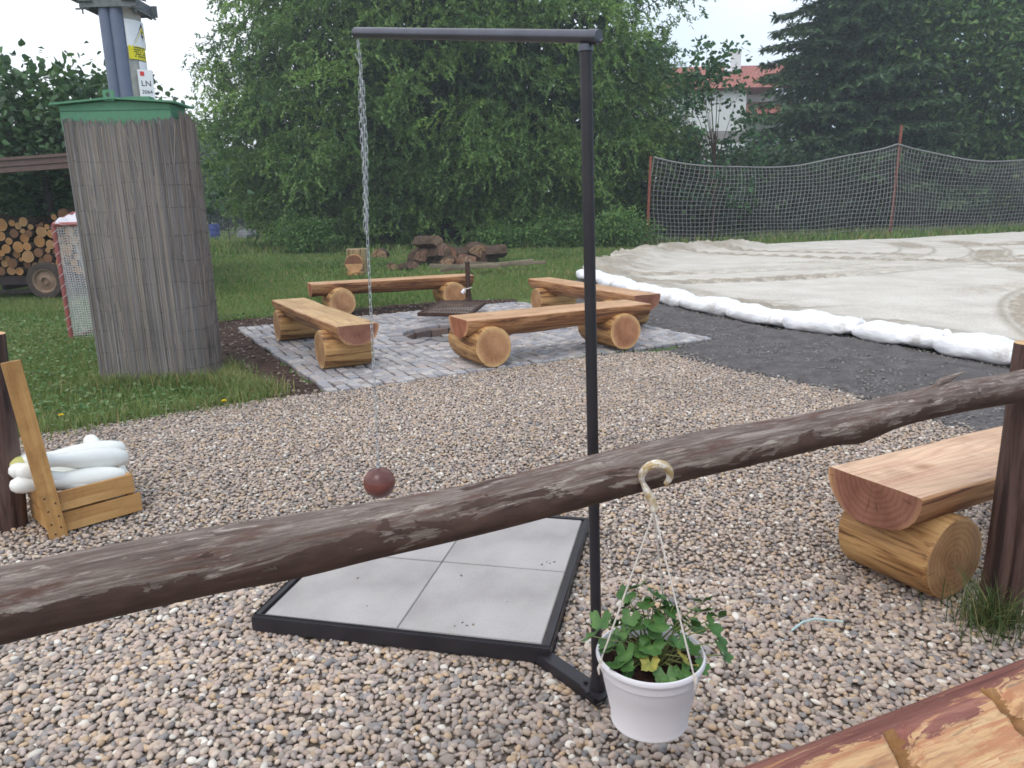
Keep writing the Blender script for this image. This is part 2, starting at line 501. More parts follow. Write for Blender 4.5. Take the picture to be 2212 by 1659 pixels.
def _slab():
    t = NT('concrete_slab', 0.8, 0.25)
    big_ = t.noise(3.0, detail=6)
    fi = t.noise(140, detail=3)
    c = t.ramp(big_, [(0.28, sr(148, 143, 141)), (0.5, sr(168, 163, 161)), (0.75, sr(182, 178, 177))])
    c = t.mix(0.5, c, t.ramp(fi, [(0.3, (0.8, 0.78, 0.76, 1)), (0.62, (1, 1, 1, 1))]), 'MULTIPLY')
    st = t.noise(4.5, t.coord((1, 1, 1), (0.3, 0.2, 0.5)), 5, 0.7, 1.5)
    c = t.mix(0.5, c, t.ramp(st, [(0.22, (0.6, 0.56, 0.5, 1)), (0.34, (1, 1, 1, 1))]), 'MULTIPLY')
    t.color(c).bump(fi, 0.3, 0.003)
    return t.m
M['slab'] = _slab()

def _rail():
    """old rail: grey weathered wood on the worn upper side, dark bark left below; the border is ragged"""
    t = NT('weathered_rail_wood', 0.7, 0.3)
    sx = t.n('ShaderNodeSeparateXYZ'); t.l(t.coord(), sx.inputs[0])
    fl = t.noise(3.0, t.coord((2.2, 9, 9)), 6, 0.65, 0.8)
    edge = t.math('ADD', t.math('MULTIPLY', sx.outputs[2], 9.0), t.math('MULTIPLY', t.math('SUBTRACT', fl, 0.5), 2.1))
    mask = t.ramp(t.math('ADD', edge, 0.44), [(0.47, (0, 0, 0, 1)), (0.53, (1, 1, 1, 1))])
    grain = t.noise(3.0, t.coord((1.6, 26, 26)), 9, 0.78, 0.3)
    wood = t.ramp(grain, [(0.34, sr(72, 58, 52)), (0.5, sr(110, 95, 88)), (0.62, sr(152, 140, 132))])
    pat = t.noise(5.0, t.coord((2.2, 14, 14), (0.05, 0.02, 0)), 7, 0.75, 0.5)
    wood = t.mix(t.ramp(pat, [(0.57, (0, 0, 0, 1)), (0.63, (.85, .85, .85, 1))]), wood, sr(172, 160, 150))
    brn = t.noise(4.0, t.coord((1.2, 9, 9), (0, 0.03, 0.02)), 7, 0.7, 0.5)
    wood = t.mix(t.ramp(brn, [(0.52, (0, 0, 0, 1)), (0.62, (0.8, 0.8, 0.8, 1))]), wood, sr(92, 62, 52))
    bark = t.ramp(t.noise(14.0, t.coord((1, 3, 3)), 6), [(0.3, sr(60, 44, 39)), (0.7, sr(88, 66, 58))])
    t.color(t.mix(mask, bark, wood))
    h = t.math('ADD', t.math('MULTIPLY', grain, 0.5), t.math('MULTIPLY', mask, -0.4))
    t.bump(h, 0.6, 0.008)
    return t.m
M['rail'] = _rail()

def _ground(name, stops, scale, bump=0.6, bd=0.03, fine=60, rough=0.95, extra=None):
    t = NT(name, rough, 0.15)
    a = t.noise(scale, detail=8, rough=0.65)
    b = t.noise(fine, detail=4)
    c = t.ramp(a, stops)
    c = t.mix(0.5, c, t.ramp(b, [(0.3, (0.6, 0.58, 0.56, 1)), (0.65, (1.1, 1.1, 1.1, 1))]), 'MULTIPLY')
    if extra: c = extra(t, c)
    t.color(c).bump(t.math('ADD', a, t.math('MULTIPLY', b, 0.6)), bump, bd)
    return t.m
M['lawn'] = _ground('lawn_ground', [(0.3, sr(70, 84, 48)), (0.5, sr(86, 106, 58)), (0.68, sr(108, 120, 72)), (0.8, sr(128, 120, 88))], 0.9, 0.8, 0.04, 40)
M['soil'] = _ground('dark_garden_soil', [(0.3, sr(58, 44, 40)), (0.6, sr(84, 66, 58)), (0.8, sr(100, 84, 74))], 5, 0.9, 0.03, 70)
M['millings'] = _ground('dark_asphalt_millings', [(0.3, sr(84, 80, 80)), (0.6, sr(108, 104, 104)), (0.8, sr(126, 121, 119))], 6, 1.0, 0.03, 45)
M['gravelbase'] = _ground('gravel_bed_ground', [(0.3, sr(112, 101, 94)), (0.6, sr(136, 124, 114)), (0.8, sr(152, 140, 130))], 30, 0.9, 0.02, 90)
M['sand'] = _ground('damp_building_sand', [(0.3, sr(190, 183, 174)), (0.55, sr(206, 200, 191)), (0.8, sr(216, 211, 203))], 1.2, 0.5, 0.02, 35, extra=lambda t, c: t.mix(1.0, c, t.attr(), 'MULTIPLY'))
M['sandbed'] = _ground('jointing_sand', [(0.3, sr(70, 66, 66)), (0.6, sr(92, 88, 86)), (0.8, sr(110, 104, 100))], 20, 0.6, 0.01, 90)

# ------------------------------------------------------------------ ground layout (metres)
PC = np.array([-0.70, 8.78]); PU = np.array([0.873, 0.488]); PV = np.array([-0.488, 0.873])
def pz(u, v): return PC + PU * u + PV * v
HP = 2.08                                                        # half side of the paved square
PLAZA = [pz(-HP, -HP), pz(HP, -HP), pz(HP, HP), pz(-HP, HP)]
GRAVEL = [(-6.5, -2.0), (-6.5, 2.6), (-5.0, 3.72), (-3.43, 4.8), (-1.9, 5.83), pz(-HP + 0.03, -HP - 0.0), pz(-1.2, -HP + .02), pz(-0.2, -HP + 0.0),
          pz(0.9, -HP - .03), pz(1.25, -HP - 0.22), (1.9, 6.5), (2.5, 5.65), (2.81, 4.74), (3.3, 3.2), (3.8, 0.8), (4.2, -2.0)]
BAGS = [g(2330, 838), g(2195, 803), g(2010, 766), g(1838, 734), g(1688, 716), g(1566, 690), g(1464, 669), g(1397, 650), g(1340, 634), g(1290, 618), g(1243, 604)]
DARK = [pz(1.25, -HP - 0.2), pz(HP, -HP + .05), pz(HP, 0.2), pz(HP, HP + 0.3), (1.0, 13.2)] + [b[:2] + np.array([0.03, 0.02]) for b in reversed(BAGS)] + \
       [(5.6, 3.2), (4.6, 2.2), (3.3, 3.2), (2.81, 4.74), (2.5, 5.65), (1.9, 6.5)]
SOILS = [[pz(-HP, HP), pz(-HP, -HP), pz(-HP - 0.1, -HP - 0.15), pz(-HP - 0.55, -HP + 0.2), pz(-HP - 0.5, -0.9), pz(-HP - 0.65, 0.4), pz(-HP - 0.8, HP + 0.6), pz(-HP - 0.3, HP + 0.9),
          pz(-0.8, HP + 1.0), pz(0.6, HP + 1.1), pz(1.6, HP + 1.0), pz(HP + 0.3, HP + 0.5), pz(HP, HP)]]
SAND = [b[:2] + np.array([0.22, 0.1]) for b in BAGS] + [g(1262, 592)[:2], g(1300, 582)[:2], g(1345, 560)[:2], g(1400, 548)[:2], g(1510, 541)[:2], g(1700, 531)[:2], g(1900, 521)[:2],
        g(2060, 512)[:2], g(2212, 505)[:2], np.array([34, 34]), np.array([34, 5.0]), np.array([7.0, 3.0])]

# lawn: one sheet to the horizon, open under the paved square (the fire pit goes below it)
inn = [pz(-1.7, -1.7), pz(1.7, -1.7), pz(1.7, 1.7), pz(-1.7, 1.7)]
outr = [(-220, -60), (220, -60), (220, 260), (-220, 260)]
lawn_v = [(p[0], p[1], 0) for p in outr] + [(p[0], p[1], 0) for p in inn]
lw = MB().add(lawn_v, [(i, (i + 1) % 4, 4 + (i + 1) % 4, 4 + i) for i in range(4)])
tag(lw.build('lawn', M['lawn'], smooth=0), kind='structure')
for s_ in SOILS: sheet('soil_strip', rough_poly(s_, 0.12, 0.035), 0.008, M['soil'])

def dist_line(X, Y, L):
    d = np.full(X.shape, 1e9)
    for i in range(len(L) - 1):
        a, b = L[i], L[i + 1]
        t = (((X - a[0]) * (b[0] - a[0]) + (Y - a[1]) * (b[1] - a[1])) / ((b - a) @ (b - a))).clip(0, 1)
        d = np.minimum(d, np.hypot(X - a[0] - t * (b[0] - a[0]), Y - a[1] - t * (b[1] - a[1])))
    return d
# uneven dark millings patch and sand, as height grids
def hgrid(name, poly, x0, x1, y0, y1, st, hf, mat):
    nx, ny = int((x1 - x0) / st), int((y1 - y0) / st)
    X, Y = np.meshgrid(np.linspace(x0, x1, nx), np.linspace(y0, y1, ny))
    SANDTRK.clear() if name == 'sand' else None
    Z = hf(X, Y)
    V = np.stack([X, Y, Z], -1).reshape(-1, 3)
    I = np.arange(nx * ny).reshape(ny, nx)
    F = np.stack([I[:-1, :-1], I[:-1, 1:], I[1:, 1:], I[1:, :-1]], -1).reshape(-1, 4)
    c = V[F].mean(1)
    j = 0.06
    F = F[inpoly(c[:, 0] + (vnoise(c[:, 0] * 7, c[:, 1] * 7, 3) - .5) * j * 2, c[:, 1] + (vnoise(c[:, 0] * 7, c[:, 1] * 7, 5) - .5) * j * 2, poly)]
    u, inv = np.unique(F, return_inverse=True)
    cc = None
    if name == 'sand':
        D = (SANDTRK['d'] + .9 * SANDTRK['rim']).clip(0, 1).ravel()[u][:, None]
        cc = np.ones(3) * (1 - D) + np.array([.60, .57, .52]) * D
    return tag(big(name, V[u], inv.reshape(F.shape), mat, cc, smooth=True), kind='structure')

SANDTRK = {}
def h_dark(X, Y):
    tp = np.clip((dist_line(X, Y, np.array([np.array(p_[:2], float) for p_ in DARK + DARK[:1]])) - .03) / .16, 0, 1)
    return 0.0135 + tp * (0.042 * vnoise(X * 18, Y * 18, 1) * vnoise(X * 5, Y * 5, 2) + 0.02 * (vnoise(X * 34, Y * 34, 9) - .3).clip(0, 1) + 0.02 * vnoise(X * 1.3, Y * 1.3, 4))
hgrid('dark_millings', DARK, 0.6, 6.0, 2.0, 15.6, 0.03, h_dark, M['millings'])

bagl = np.array([b[:2] for b in BAGS])
def h_sand(X, Y):
    h = 0.05 + 0.05 * vnoise(X * .35, Y * .35, 3) + 0.02 * (vnoise(X * 3, Y * 3, 8) - .5) + 0.006 * vnoise(X * 11, Y * 11, 2)
    d = dist_line(X, Y, bagl)
    rim = np.exp(-((d - 0.55) / 0.38) ** 2)
    h += rim * (0.05 + 0.06 * vnoise(X * 4, Y * 4, 6) * vnoise(X * 13, Y * 13, 7))
    le = dist_line(X, Y, np.array([g(1262, 592)[:2], g(1345, 560)[:2], g(1440, 545)[:2], g(1560, 540)[:2]]))
    h += np.exp(-((le - 0.5) / 0.8) ** 2) * (0.13 + 0.24 * vnoise(X * 1.1, Y * 1.1, 6) * vnoise(X * 6, Y * 6, 17) + 0.08 * vnoise(X * 9, Y * 9, 27) * vnoise(X * 2, Y * 2, 12))
    SANDTRK['rim'] = (rim * (.3 + vnoise(X * 5, Y * 5, 41)) + np.exp(-((le - .5) / .9) ** 2) * (.2 + vnoise(X * 3, Y * 3, 42))).clip(0, .9)
    # tyre tracks: chevron treads along arcs and lines
    def track(t, s, w=0.36):
        m = np.clip((w - np.abs(t)) / 0.05, 0, 1) * np.clip((vnoise(s * .35, t * 0 + 3.3, 5) - .22) * 4, 0, 1)
        ch = np.sin(2 * np.pi * (s / 0.46 + np.abs(t) / 0.5))
        ridge = np.exp(-((np.abs(t) - w - 0.05) / 0.05) ** 2) * np.clip((vnoise(s * .5, t * 0 + 1.3, 6) - .3) * 3, 0, 1)
        SANDTRK['d'] = np.maximum(SANDTRK.get('d', 0), np.maximum(m * (.45 + .55 * (ch > .1)), ridge * .9))  # disturbed sand darker; its colour also stands in for missing tread shading
        return m * (-0.025 + 0.045 * ch), ridge * 0.02
    for cx, cy, R in ((16, 3.2, 11.2), (16, 3.2, 9.6), (1.5, 26, 11.0), (1.5, 26, 12.7), (18, 30, 13.5), (18, 30, 15.2), (26, 10, 15.0), (26, 10, 16.6)):
        r = np.hypot(X - cx, Y - cy); a, b = track(r - R, np.arctan2(Y - cy, X - cx) * R); h = h + a + b
    for ax, ay, dx, dy in ((5, 9, 1, .42), (5, 10.6, 1, .42), (4, 16, 1, -.12), (4, 17.7, 1, -.12), (6, 21.5, 1, .06), (9, 6, .5, 1)):
        n = math.hypot(dx, dy); a, b = track((-(X - ax) * dy + (Y - ay) * dx) / n, ((X - ax) * dx + (Y - ay) * dy) / n); h = h + a + b
    return h
hgrid('sand', SAND, 1.0, 34, 3.0, 36, 0.055, h_sand, M['sand'])

# gravel bed sheet and its pebbles
sheet('gravel_bed', rough_poly(GRAVEL, 0.12, 0.02), 0.015, M['gravelbase'])

def ico(sub):
    bm = bmesh.new(); bmesh.ops.create_icosphere(bm, subdivisions=sub, radius=1)
    V = np.array([v.co[:] for v in bm.verts]); F = np.array([[v.index for v in f.verts] for f in bm.faces]); bm.free()
    return V, F
PAL = np.array([sr(*c)[:3] for c in ((172, 151, 139), (156, 141, 133), (188, 171, 157), (136, 130, 130), (178, 151, 124), (210, 202, 194), (126, 115, 110), (164, 147, 141), (182, 162, 146), (145, 133, 126), (169, 154, 148), (112, 110, 114))])
PALP = np.array([.15, .13, .12, .08, .08, .05, .06, .1, .1, .06, .05, .02]); PALP /= PALP.sum()
def pebbles(X, Y, Z, sub, smin, smax):
    n = len(X)
    tv, tf = ico(sub)
    out = np.empty((n, len(tv), 3), np.float32)
    sc = rng.uniform(smin, smax, (n, 1)) * np.stack([rng.uniform(.95, 1.5, n), rng.uniform(.72, 1.0, n), rng.uniform(.45, .75, n)], 1)
    big_ = rng.random(n) < 0.05
    sc[big_] *= 1.35
    lump = 1 + 0.16 * np.sin(tv @ rng.normal(size=(3, 1)) * 2.4 + 1) [None] * rng.uniform(-1, 1, (n, 1, 1))
    lump = lump + 0.14 * np.sin(tv[:, :1] * 2.7 + tv[:, 1:2] * 1.9)[None] * rng.uniform(-1, 1, (n, 1, 1))
    P = tv[None] * lump * sc[:, None, :]
    tx, tz = rng.normal(0, .38, n), rng.uniform(0, 2 * np.pi, n)
    c, s = np.cos(tx)[:, None], np.sin(tx)[:, None]
    y = P[..., 1] * c - P[..., 2] * s; z = P[..., 1] * s + P[..., 2] * c
    c, s = np.cos(tz)[:, None], np.sin(tz)[:, None]
    x = P[..., 0] * c - y * s; y = P[..., 0] * s + y * c
    out[..., 0] = x + X[:, None]; out[..., 1] = y + Y[:, None]; out[..., 2] = z + Z[:, None]
    col = PAL[rng.choice(len(PAL), n, p=PALP)] * .88 + PAL.mean(0) * .12
    col = col * np.array([1.06, 1.075, 1.05]) * rng.uniform(.84, 1.14, (n, 1))
    patch = vnoise(X * 1.4, Y * 1.4, 21)[:, None]
    col = col * (0.9 + .2 * patch)
    F = (tf[None] + (np.arange(n) * len(tv))[:, None, None]).reshape(-1, 3)
    return out.reshape(-1, 3), F, np.repeat(col, len(tv), 0)
def scatter(x0, x1, y0, y1, sp):
    X, Y = np.meshgrid(np.arange(x0, x1, sp), np.arange(y0, y1, sp))
    X = X.ravel() + rng.uniform(-.6, .6, X.size) * sp; Y = Y.ravel() + rng.uniform(-.6, .6, Y.size) * sp
    return X, Y
Vs, Fs, Cs, off = [], [], [], 0
for (y0, y1, sub, sp) in ((0.75, 2.7, 2, 0.0165), (2.7, 8.6, 1, 0.0178)):
    X, Y = scatter(-5.0, 3.9, y0, y1, sp)
    ed = rng.normal(0, .04, X.size)
    k = inpoly(X + ed, Y + ed, GRAVEL) & (np.abs(X) < .75 * Y + .9)
    X, Y = X[k], Y[k]
    v, f, c = pebbles(X, Y, 0.017 + rng.uniform(0, .012, X.size), sub, .0072, .0132)
    Vs.append(v); Fs.append(f + off); Cs.append(c); off += len(v)
X, Y = scatter(-4.2, 3.2, 1.0, 8.4, 0.03)              # strays that rolled over the edges
k = ~inpoly(X, Y, GRAVEL) & inpoly(X + rng.normal(0, .12, X.size), Y + rng.normal(0, .12, X.size), GRAVEL) & (rng.random(X.size) < .35)
v, f, c = pebbles(X[k], Y[k], 0.022 + 0 * X[k], 1, .010, .015)
Vs.append(v); Fs.append(f + off); Cs.append(c)
tag(big('pebbles', np.concatenate(Vs), np.concatenate(Fs), M['pebble'], np.concatenate(Cs), smooth=True), kind='stuff')

# clods on the dark millings and on the soil
def clods(name, polys, box, sp, prob, pal, smin, smax, z):
    X, Y = scatter(*box, sp)
    k = np.zeros(X.size, bool)
    for p in polys: k |= inpoly(X, Y, p)
    k &= rng.random(X.size) < prob
    global PAL, PALP
    a, b = PAL, PALP
    PAL = np.array([sr(*c)[:3] for c in pal]); PALP = np.ones(len(pal)) / len(pal)
    v, f, c = pebbles(X[k], Y[k], np.full(k.sum(), z), 1, smin, smax)
    PAL, PALP = a, b
    return tag(big(name, v, f, M['pebble'], c, smooth=False), kind='stuff')
clods('millings_crumbs', [DARK], (0.8, 5.6, 2.4, 15), 0.032, .6, ((98, 94, 94), (116, 111, 110), (84, 80, 81), (134, 128, 124)), .005, .014, .030)
clods('soil_crumbs', SOILS, (-5, 2.5, 5, 14), 0.05, .35, ((74, 58, 52), (96, 78, 70), (60, 46, 42), (140, 126, 114)), .008, .02, .015)

# ------------------------------------------------------------------ paved square: granite setts round a fire pit
pitc = np.array([0.06, -0.10])                                   # in plaza coordinates
RP = 0.66
bedv, bedf = [], []
NS = 64
for k in range(NS):
    a = 2 * math.pi * k / NS
    d = np.array([math.cos(a), math.sin(a)])
    t = min((HP - np.sign(d[i]) * pitc[i]) / abs(d[i]) if abs(d[i]) > 1e-6 else 9e9 for i in (0, 1))
    p1, p2 = pz(*(pitc + d * (RP + 0.02))), pz(*(pitc + d * t))
    bedv += [(p1[0], p1[1], 0.018), (p2[0], p2[1], 0.018)]
bedf = [(2 * k, 2 * k + 1, 2 * ((k + 1) % NS) + 1, 2 * ((k + 1) % NS)) for k in range(NS)]
tag(MB().add(bedv, bedf).build('paving_bed', M['sandbed'], smooth=0), kind='structure')

def stones(items):
    """items: (corner quads (n,4,2) in world XY, z top, colour) -> chamfered blocks"""
    Q, zt, col = items
    n = len(Q)
    cen = Q.mean(1, keepdims=True)
    ins = cen + (Q - cen) * (1 - 0.012 / (np.abs(Q - cen).mean((1, 2), keepdims=True) + 1e-6))
    V = np.zeros((n, 12, 3))
    V[:, :4, :2] = Q; V[:, :4, 2] = 0.0
    V[:, 4:8, :2] = Q; V[:, 4:8, 2] = (zt - 0.010)[:, None]
    V[:, 8:, :2] = ins; V[:, 8:, 2] = zt[:, None] + rng.normal(0, .0018, (n, 4))
    f = []
    for a, b in ((0, 4), (4, 8)):
        for k in range(4): f.append((a + k, a + (k + 1) % 4, b + (k + 1) % 4, b + k))
    f.append((8, 9, 10, 11))
    F = (np.array(f)[None] + (np.arange(n) * 12)[:, None, None]).reshape(-1, 4)
    return V.reshape(-1, 3), F, np.repeat(col, 12, 0)
SP = [np.array(sr(*c)[:3]) for c in ((158, 154, 156), (172, 168, 169), (146, 142, 146), (178, 171, 168), (162, 152, 148), (152, 152, 158))]
rows = []
u = -HP
Q, Zt, Cc = [], [], []
nrow = 0
pitch = 0.098
while u < HP - 0.03:
    v = -HP + (0.0 if nrow % 2 else -0.045)
    while v < HP - 0.02:
        ln = 0.098 + rng.uniform(-.012, .016)
        v2 = min(v + ln, HP)
        va = max(v, -HP)
        if v2 - va > 0.035:
            cu, cv = u + pitch / 2, (va + v2) / 2
            dd = math.hypot(cu - pitc[0], cv - pitc[1])
            if dd > RP + 0.16:
                gp = 0.0055
                wob = 0.010 * math.sin(cv * 7 + nrow * 1.7)
                q = [pz(u + gp + wob, va + gp), pz(u + pitch - gp + wob, va + gp), pz(u + pitch - gp + wob, v2 - gp), pz(u + gp + wob, v2 - gp)]
                q = [p + rng.normal(0, .0035, 2) for p in q]
                Q.append(q); Zt.append(0.046 + rng.normal(0, .0035)); Cc.append(SP[rng.integers(6)] * rng.uniform(.8, 1.12) * (.9 + .2 * vnoise(cu * 1.3, cv * 1.3, 2)))
        v = v2
    u += pitch; nrow += 1
v_, f_, c_ = stones((np.array(Q), np.array(Zt), np.array(Cc)))
tag(big('paving', v_, f_, M['sett'], c_), kind='structure')

# fire pit: ring of larger stones, built-up wall, ash floor
pit = empty('fire_pit', (*pz(*pitc), 0), math.atan2(PU[1], PU[0]), 'round sunken fire pit ringed with reddish stones in the paving', 'fire pit')
def ringstones(r0, r1, n, zt, pal, gap=0.012):
    Q, Z, C = [], [], []
    a0 = 0
    steps = rng.uniform(.8, 1.25, n); steps *= 2 * math.pi / steps.sum()
    for s in steps:
        a1 = a0 + s; e0, e1 = a0 + gap / r0, a1 - gap / r0
        j = rng.normal(0, .012, 2)
        Q.append([[(r0 + j[0]) * math.cos(e0), (r0 + j[0]) * math.sin(e0)], [(r1 + j[1]) * math.cos(e0), (r1 + j[1]) * math.sin(e0)],
                  [(r1 + j[1]) * math.cos(e1), (r1 + j[1]) * math.sin(e1)], [(r0 + j[0]) * math.cos(e1), (r0 + j[0]) * math.sin(e1)]])
        Z.append(zt + rng.normal(0, .006)); C.append(np.array(sr(*pal[rng.integers(len(pal))])[:3]) * rng.uniform(.85, 1.1)); a0 = a1
    return stones((np.array(Q), np.array(Z), np.array(C)))
rp = ((150, 142, 142), (160, 148, 144), (142, 138, 142), (168, 158, 154), (140, 132, 130))
v_, f_, c_ = ringstones(RP, RP + 0.20, 24, 0.056, rp)
big('rim_stones', v_, f_, M['sett'], c_, parent=pit)
Vw, Fw, Cw, o = [], [], [], 0
v_, f_, c_ = ringstones(RP - 0.045, RP + 0.05, 15, 0.135, ((104, 86, 78), (120, 100, 90), (92, 78, 74)), .010)
Vw.append(v_ + np.array([0, 0, -0.122])); Fw.append(f_); Cw.append(c_); o = len(v_)
for r0, r1, n_ in ((.49, .605, 20), (.365, .48, 16), (.235, .355, 12), (.06, .225, 7)):
    v_, f_, c_ = ringstones(r0, r1, n_, 0.05, ((136, 132, 132), (150, 146, 144), (122, 118, 118), (160, 152, 146)), .009)
    Vw.append(v_ + np.array([0, 0, -0.112 - .03 * (.6 - r0)])); Fw.append(f_ + o); Cw.append(c_); o += len(v_)
big('pit_wall', np.concatenate(Vw), np.concatenate(Fw), M['sett'], np.concatenate(Cw), parent=pit)
fl = MB(); fl.lathe([(0.001, -0.09), (RP - .02, -0.095), (RP + .04, -0.12), (RP + .045, .010), (RP + .12, .012)], 48)
fl.build('ash_floor', _ground('grey_ash', [(0.3, sr(96, 90, 88)), (0.6, sr(128, 122, 118)), (0.8, sr(150, 146, 140))], 9), pit)
for (x, y, s, a) in ((.30, -.22, .12, .4), (.10, -.30, .07, 1.4)):
    tv, tf = ico(2)
    tv = tv * np.array([s, s * .7, s * .42]) * (1 + .12 * np.sin(tv[:, :1] * 3 + tv[:, 1:2] * 4))
    big('loose_stone', tv, tf, m_simple('pale_pit_stone', sr(176, 162, 148), .8, .2, .2, 8, .3), smooth=True, parent=pit, loc=(x, y, -.045)).rotation_euler = (0, 0, a)

# ------------------------------------------------------------------ half-log benches
def seat_mesh(L, w, th, seed):
    r = np.random.default_rng(seed)
    ns, na = 26, 15
    ph = r.uniform(0, 6.3, 6)
    V = []
    for i in range(ns):
        x = -L / 2 + L * i / (ns - 1)
        wl = w / 2 * (1 + .035 * math.sin(x * 3.1 + ph[0]) + .025 * math.sin(x * 7.3 + ph[1]))
        wr = w / 2 * (1 + .035 * math.sin(x * 2.7 + ph[2]) + .03 * math.sin(x * 6.1 + ph[3]))
        t = th * (1 + .04 * math.sin(x * 4 + ph[4]))
        top = [(-wl + .010, 0), (-wl * .5, .001), (0, 0), (wr * .5, -.001), (wr - .010, 0)]
        arc = []
        for k in range(na):
            a = math.pi * k / (na - 1)
            y = math.cos(a); ww = wr if y > 0 else wl
            zz = -t * (math.sin(a) ** .85)
            wob = 1 + .03 * math.sin(x * 5 + k * .9 + ph[5])
            arc.append((ww * y, min(-.007, zz * wob)))
        for (y, z) in top + arc: V.append((x, y, z))
    m = len(top) + na
    F, MI = [], []
    for i in range(ns - 1):
        for k in range(m):
            k2 = (k + 1) % m
            F.append((i * m + k, (i + 1) * m + k, (i + 1) * m + k2, i * m + k2)); MI.append(0 if k < 4 else 1)
    F += [tuple(reversed(range(m)))[::-1], tuple(range((ns - 1) * m, ns * m))[::-1]]; MI += [2, 2]
    return V, F, MI
def leg_mesh(r, ln, seed):
    q = np.random.default_rng(seed); ph = q.uniform(0, 6.3, 5)
    ys = [-ln / 2, -ln / 2 + .012] + list(np.linspace(-ln / 2 + .05, ln / 2 - .05, 8)) + [ln / 2 - .012, ln / 2]
    n = 44; V = []
    for j, y in enumerate(ys):
        sc = .955 if j in (0, len(ys) - 1) else 1
        for k in range(n):
            a = 2 * math.pi * k / n
            rr = r * sc * (1 + .02 * math.sin(2 * a + ph[0]) + .012 * math.sin(3 * a + ph[1]) + .01 * math.sin(5 * a + ph[2] + y * 3) + .015 * math.sin(y * 6 + ph[3]))
            V.append((rr * math.cos(a), y, rr * math.sin(a)))
    F, MI = [], []
    for i in range(len(ys) - 1):
        for k in range(n):
            k2 = (k + 1) % n
            F.append((i * n + k, (i + 1) * n + k, (i + 1) * n + k2, i * n + k2)); MI.append(0)
    c0 = len(V); V += [(0, -ln / 2, 0), (0, ln / 2, 0)]
    for k in range(n):
        F.append((c0, k, (k + 1) % n)); MI.append(1)
        F.append((c0 + 1, (len(ys) - 1) * n + (k + 1) % n, (len(ys) - 1) * n + k)); MI.append(1)
    return V, F, MI
def raw(name, V, F, MI, mats, parent, loc, smooth=40):
    b = MB(); b.V, b.F, b.M = V, F, MI
    o = b.build(name, mats, parent, loc, smooth=0)
    bm = bmesh.new(); bm.from_mesh(o.data); bmesh.ops.recalc_face_normals(bm, faces=bm.faces); bm.to_mesh(o.data); bm.free()
    o.data.polygons.foreach_set('use_smooth', [True] * len(o.data.polygons)); o.data.set_sharp_from_angle(angle=math.radians(smooth))
    return o
BG = 'half-log benches on log legs'
def bench(label, cx, cy, deg, L, w, H, th, legs, mats, z0, seed):
    t = empty('log_bench', (cx, cy, z0), math.radians(deg), label, 'bench', BG)
    V, F, MI = seat_mesh(L, w, th, seed)
    raw('seat', V, F, MI, [M[mats[0]], M['under'], M[mats[1]]], t, (0, 0, H))
    for j, (lx, y0, y1, r, em) in enumerate(legs):
        V, F, MI = leg_mesh(r, y1 - y0, seed * 7 + j)
        raw('log_leg', V, F, MI, [M['barrel'], M[em]], t, (lx, (y0 + y1) / 2, r * .985))
    return t
bench('half-log bench nearest on the paving, crossed by the black pole', .42, 7.34, 27.0, 2.03, .47, .435, .19,
      [(-.80, -.30, .34, .188, 'endy'), (.68, -.27, .34, .186, 'endy_red')], ('seat', 'endx'), .045, 1)
bench('half-log bench on the paving nearest the reed-wrapped box, yellowish seat', -1.985, 7.70, -60.5, 2.52, .39, .435, .185,
      [(-.95, -.22, .22, .175, 'endy_pale'), (.86, -.24, .22, .180, 'endy_pale')], ('seat_yellow', 'endx_red'), .045, 2)
bench('half-log bench farthest back, standing on dark soil behind the iron grate', -1.74, 11.22, 22.5, 2.42, .44, .45, .19,
      [(-.83, -.42, .2, .195, 'endy'), (.85, -.36, .2, .19, 'endy')], ('seat', 'endx'), .02, 3)
bench('half-log bench beside the row of white sandbags, pointing at the sand', .985, 9.60, -64.5, 2.60, .36, .43, .18,
      [(-.92, -.26, .3, .165, 'endy_pale'), (.82, -.24, .26, .17, 'endy_pale')], ('seat', 'endx_red'), .045, 4)
bench('half-log bench alone on the gravel beside the round fence post, pinkish seat', 2.19, 3.01, 26.5, 1.97, .385, .435, .17,
      [(-.765, -.195, .18, .163, 'endy_pale'), (.62, -.20, .16, .158, 'endy_pale')], ('seat_pink', 'endx_red'), .028, 5)

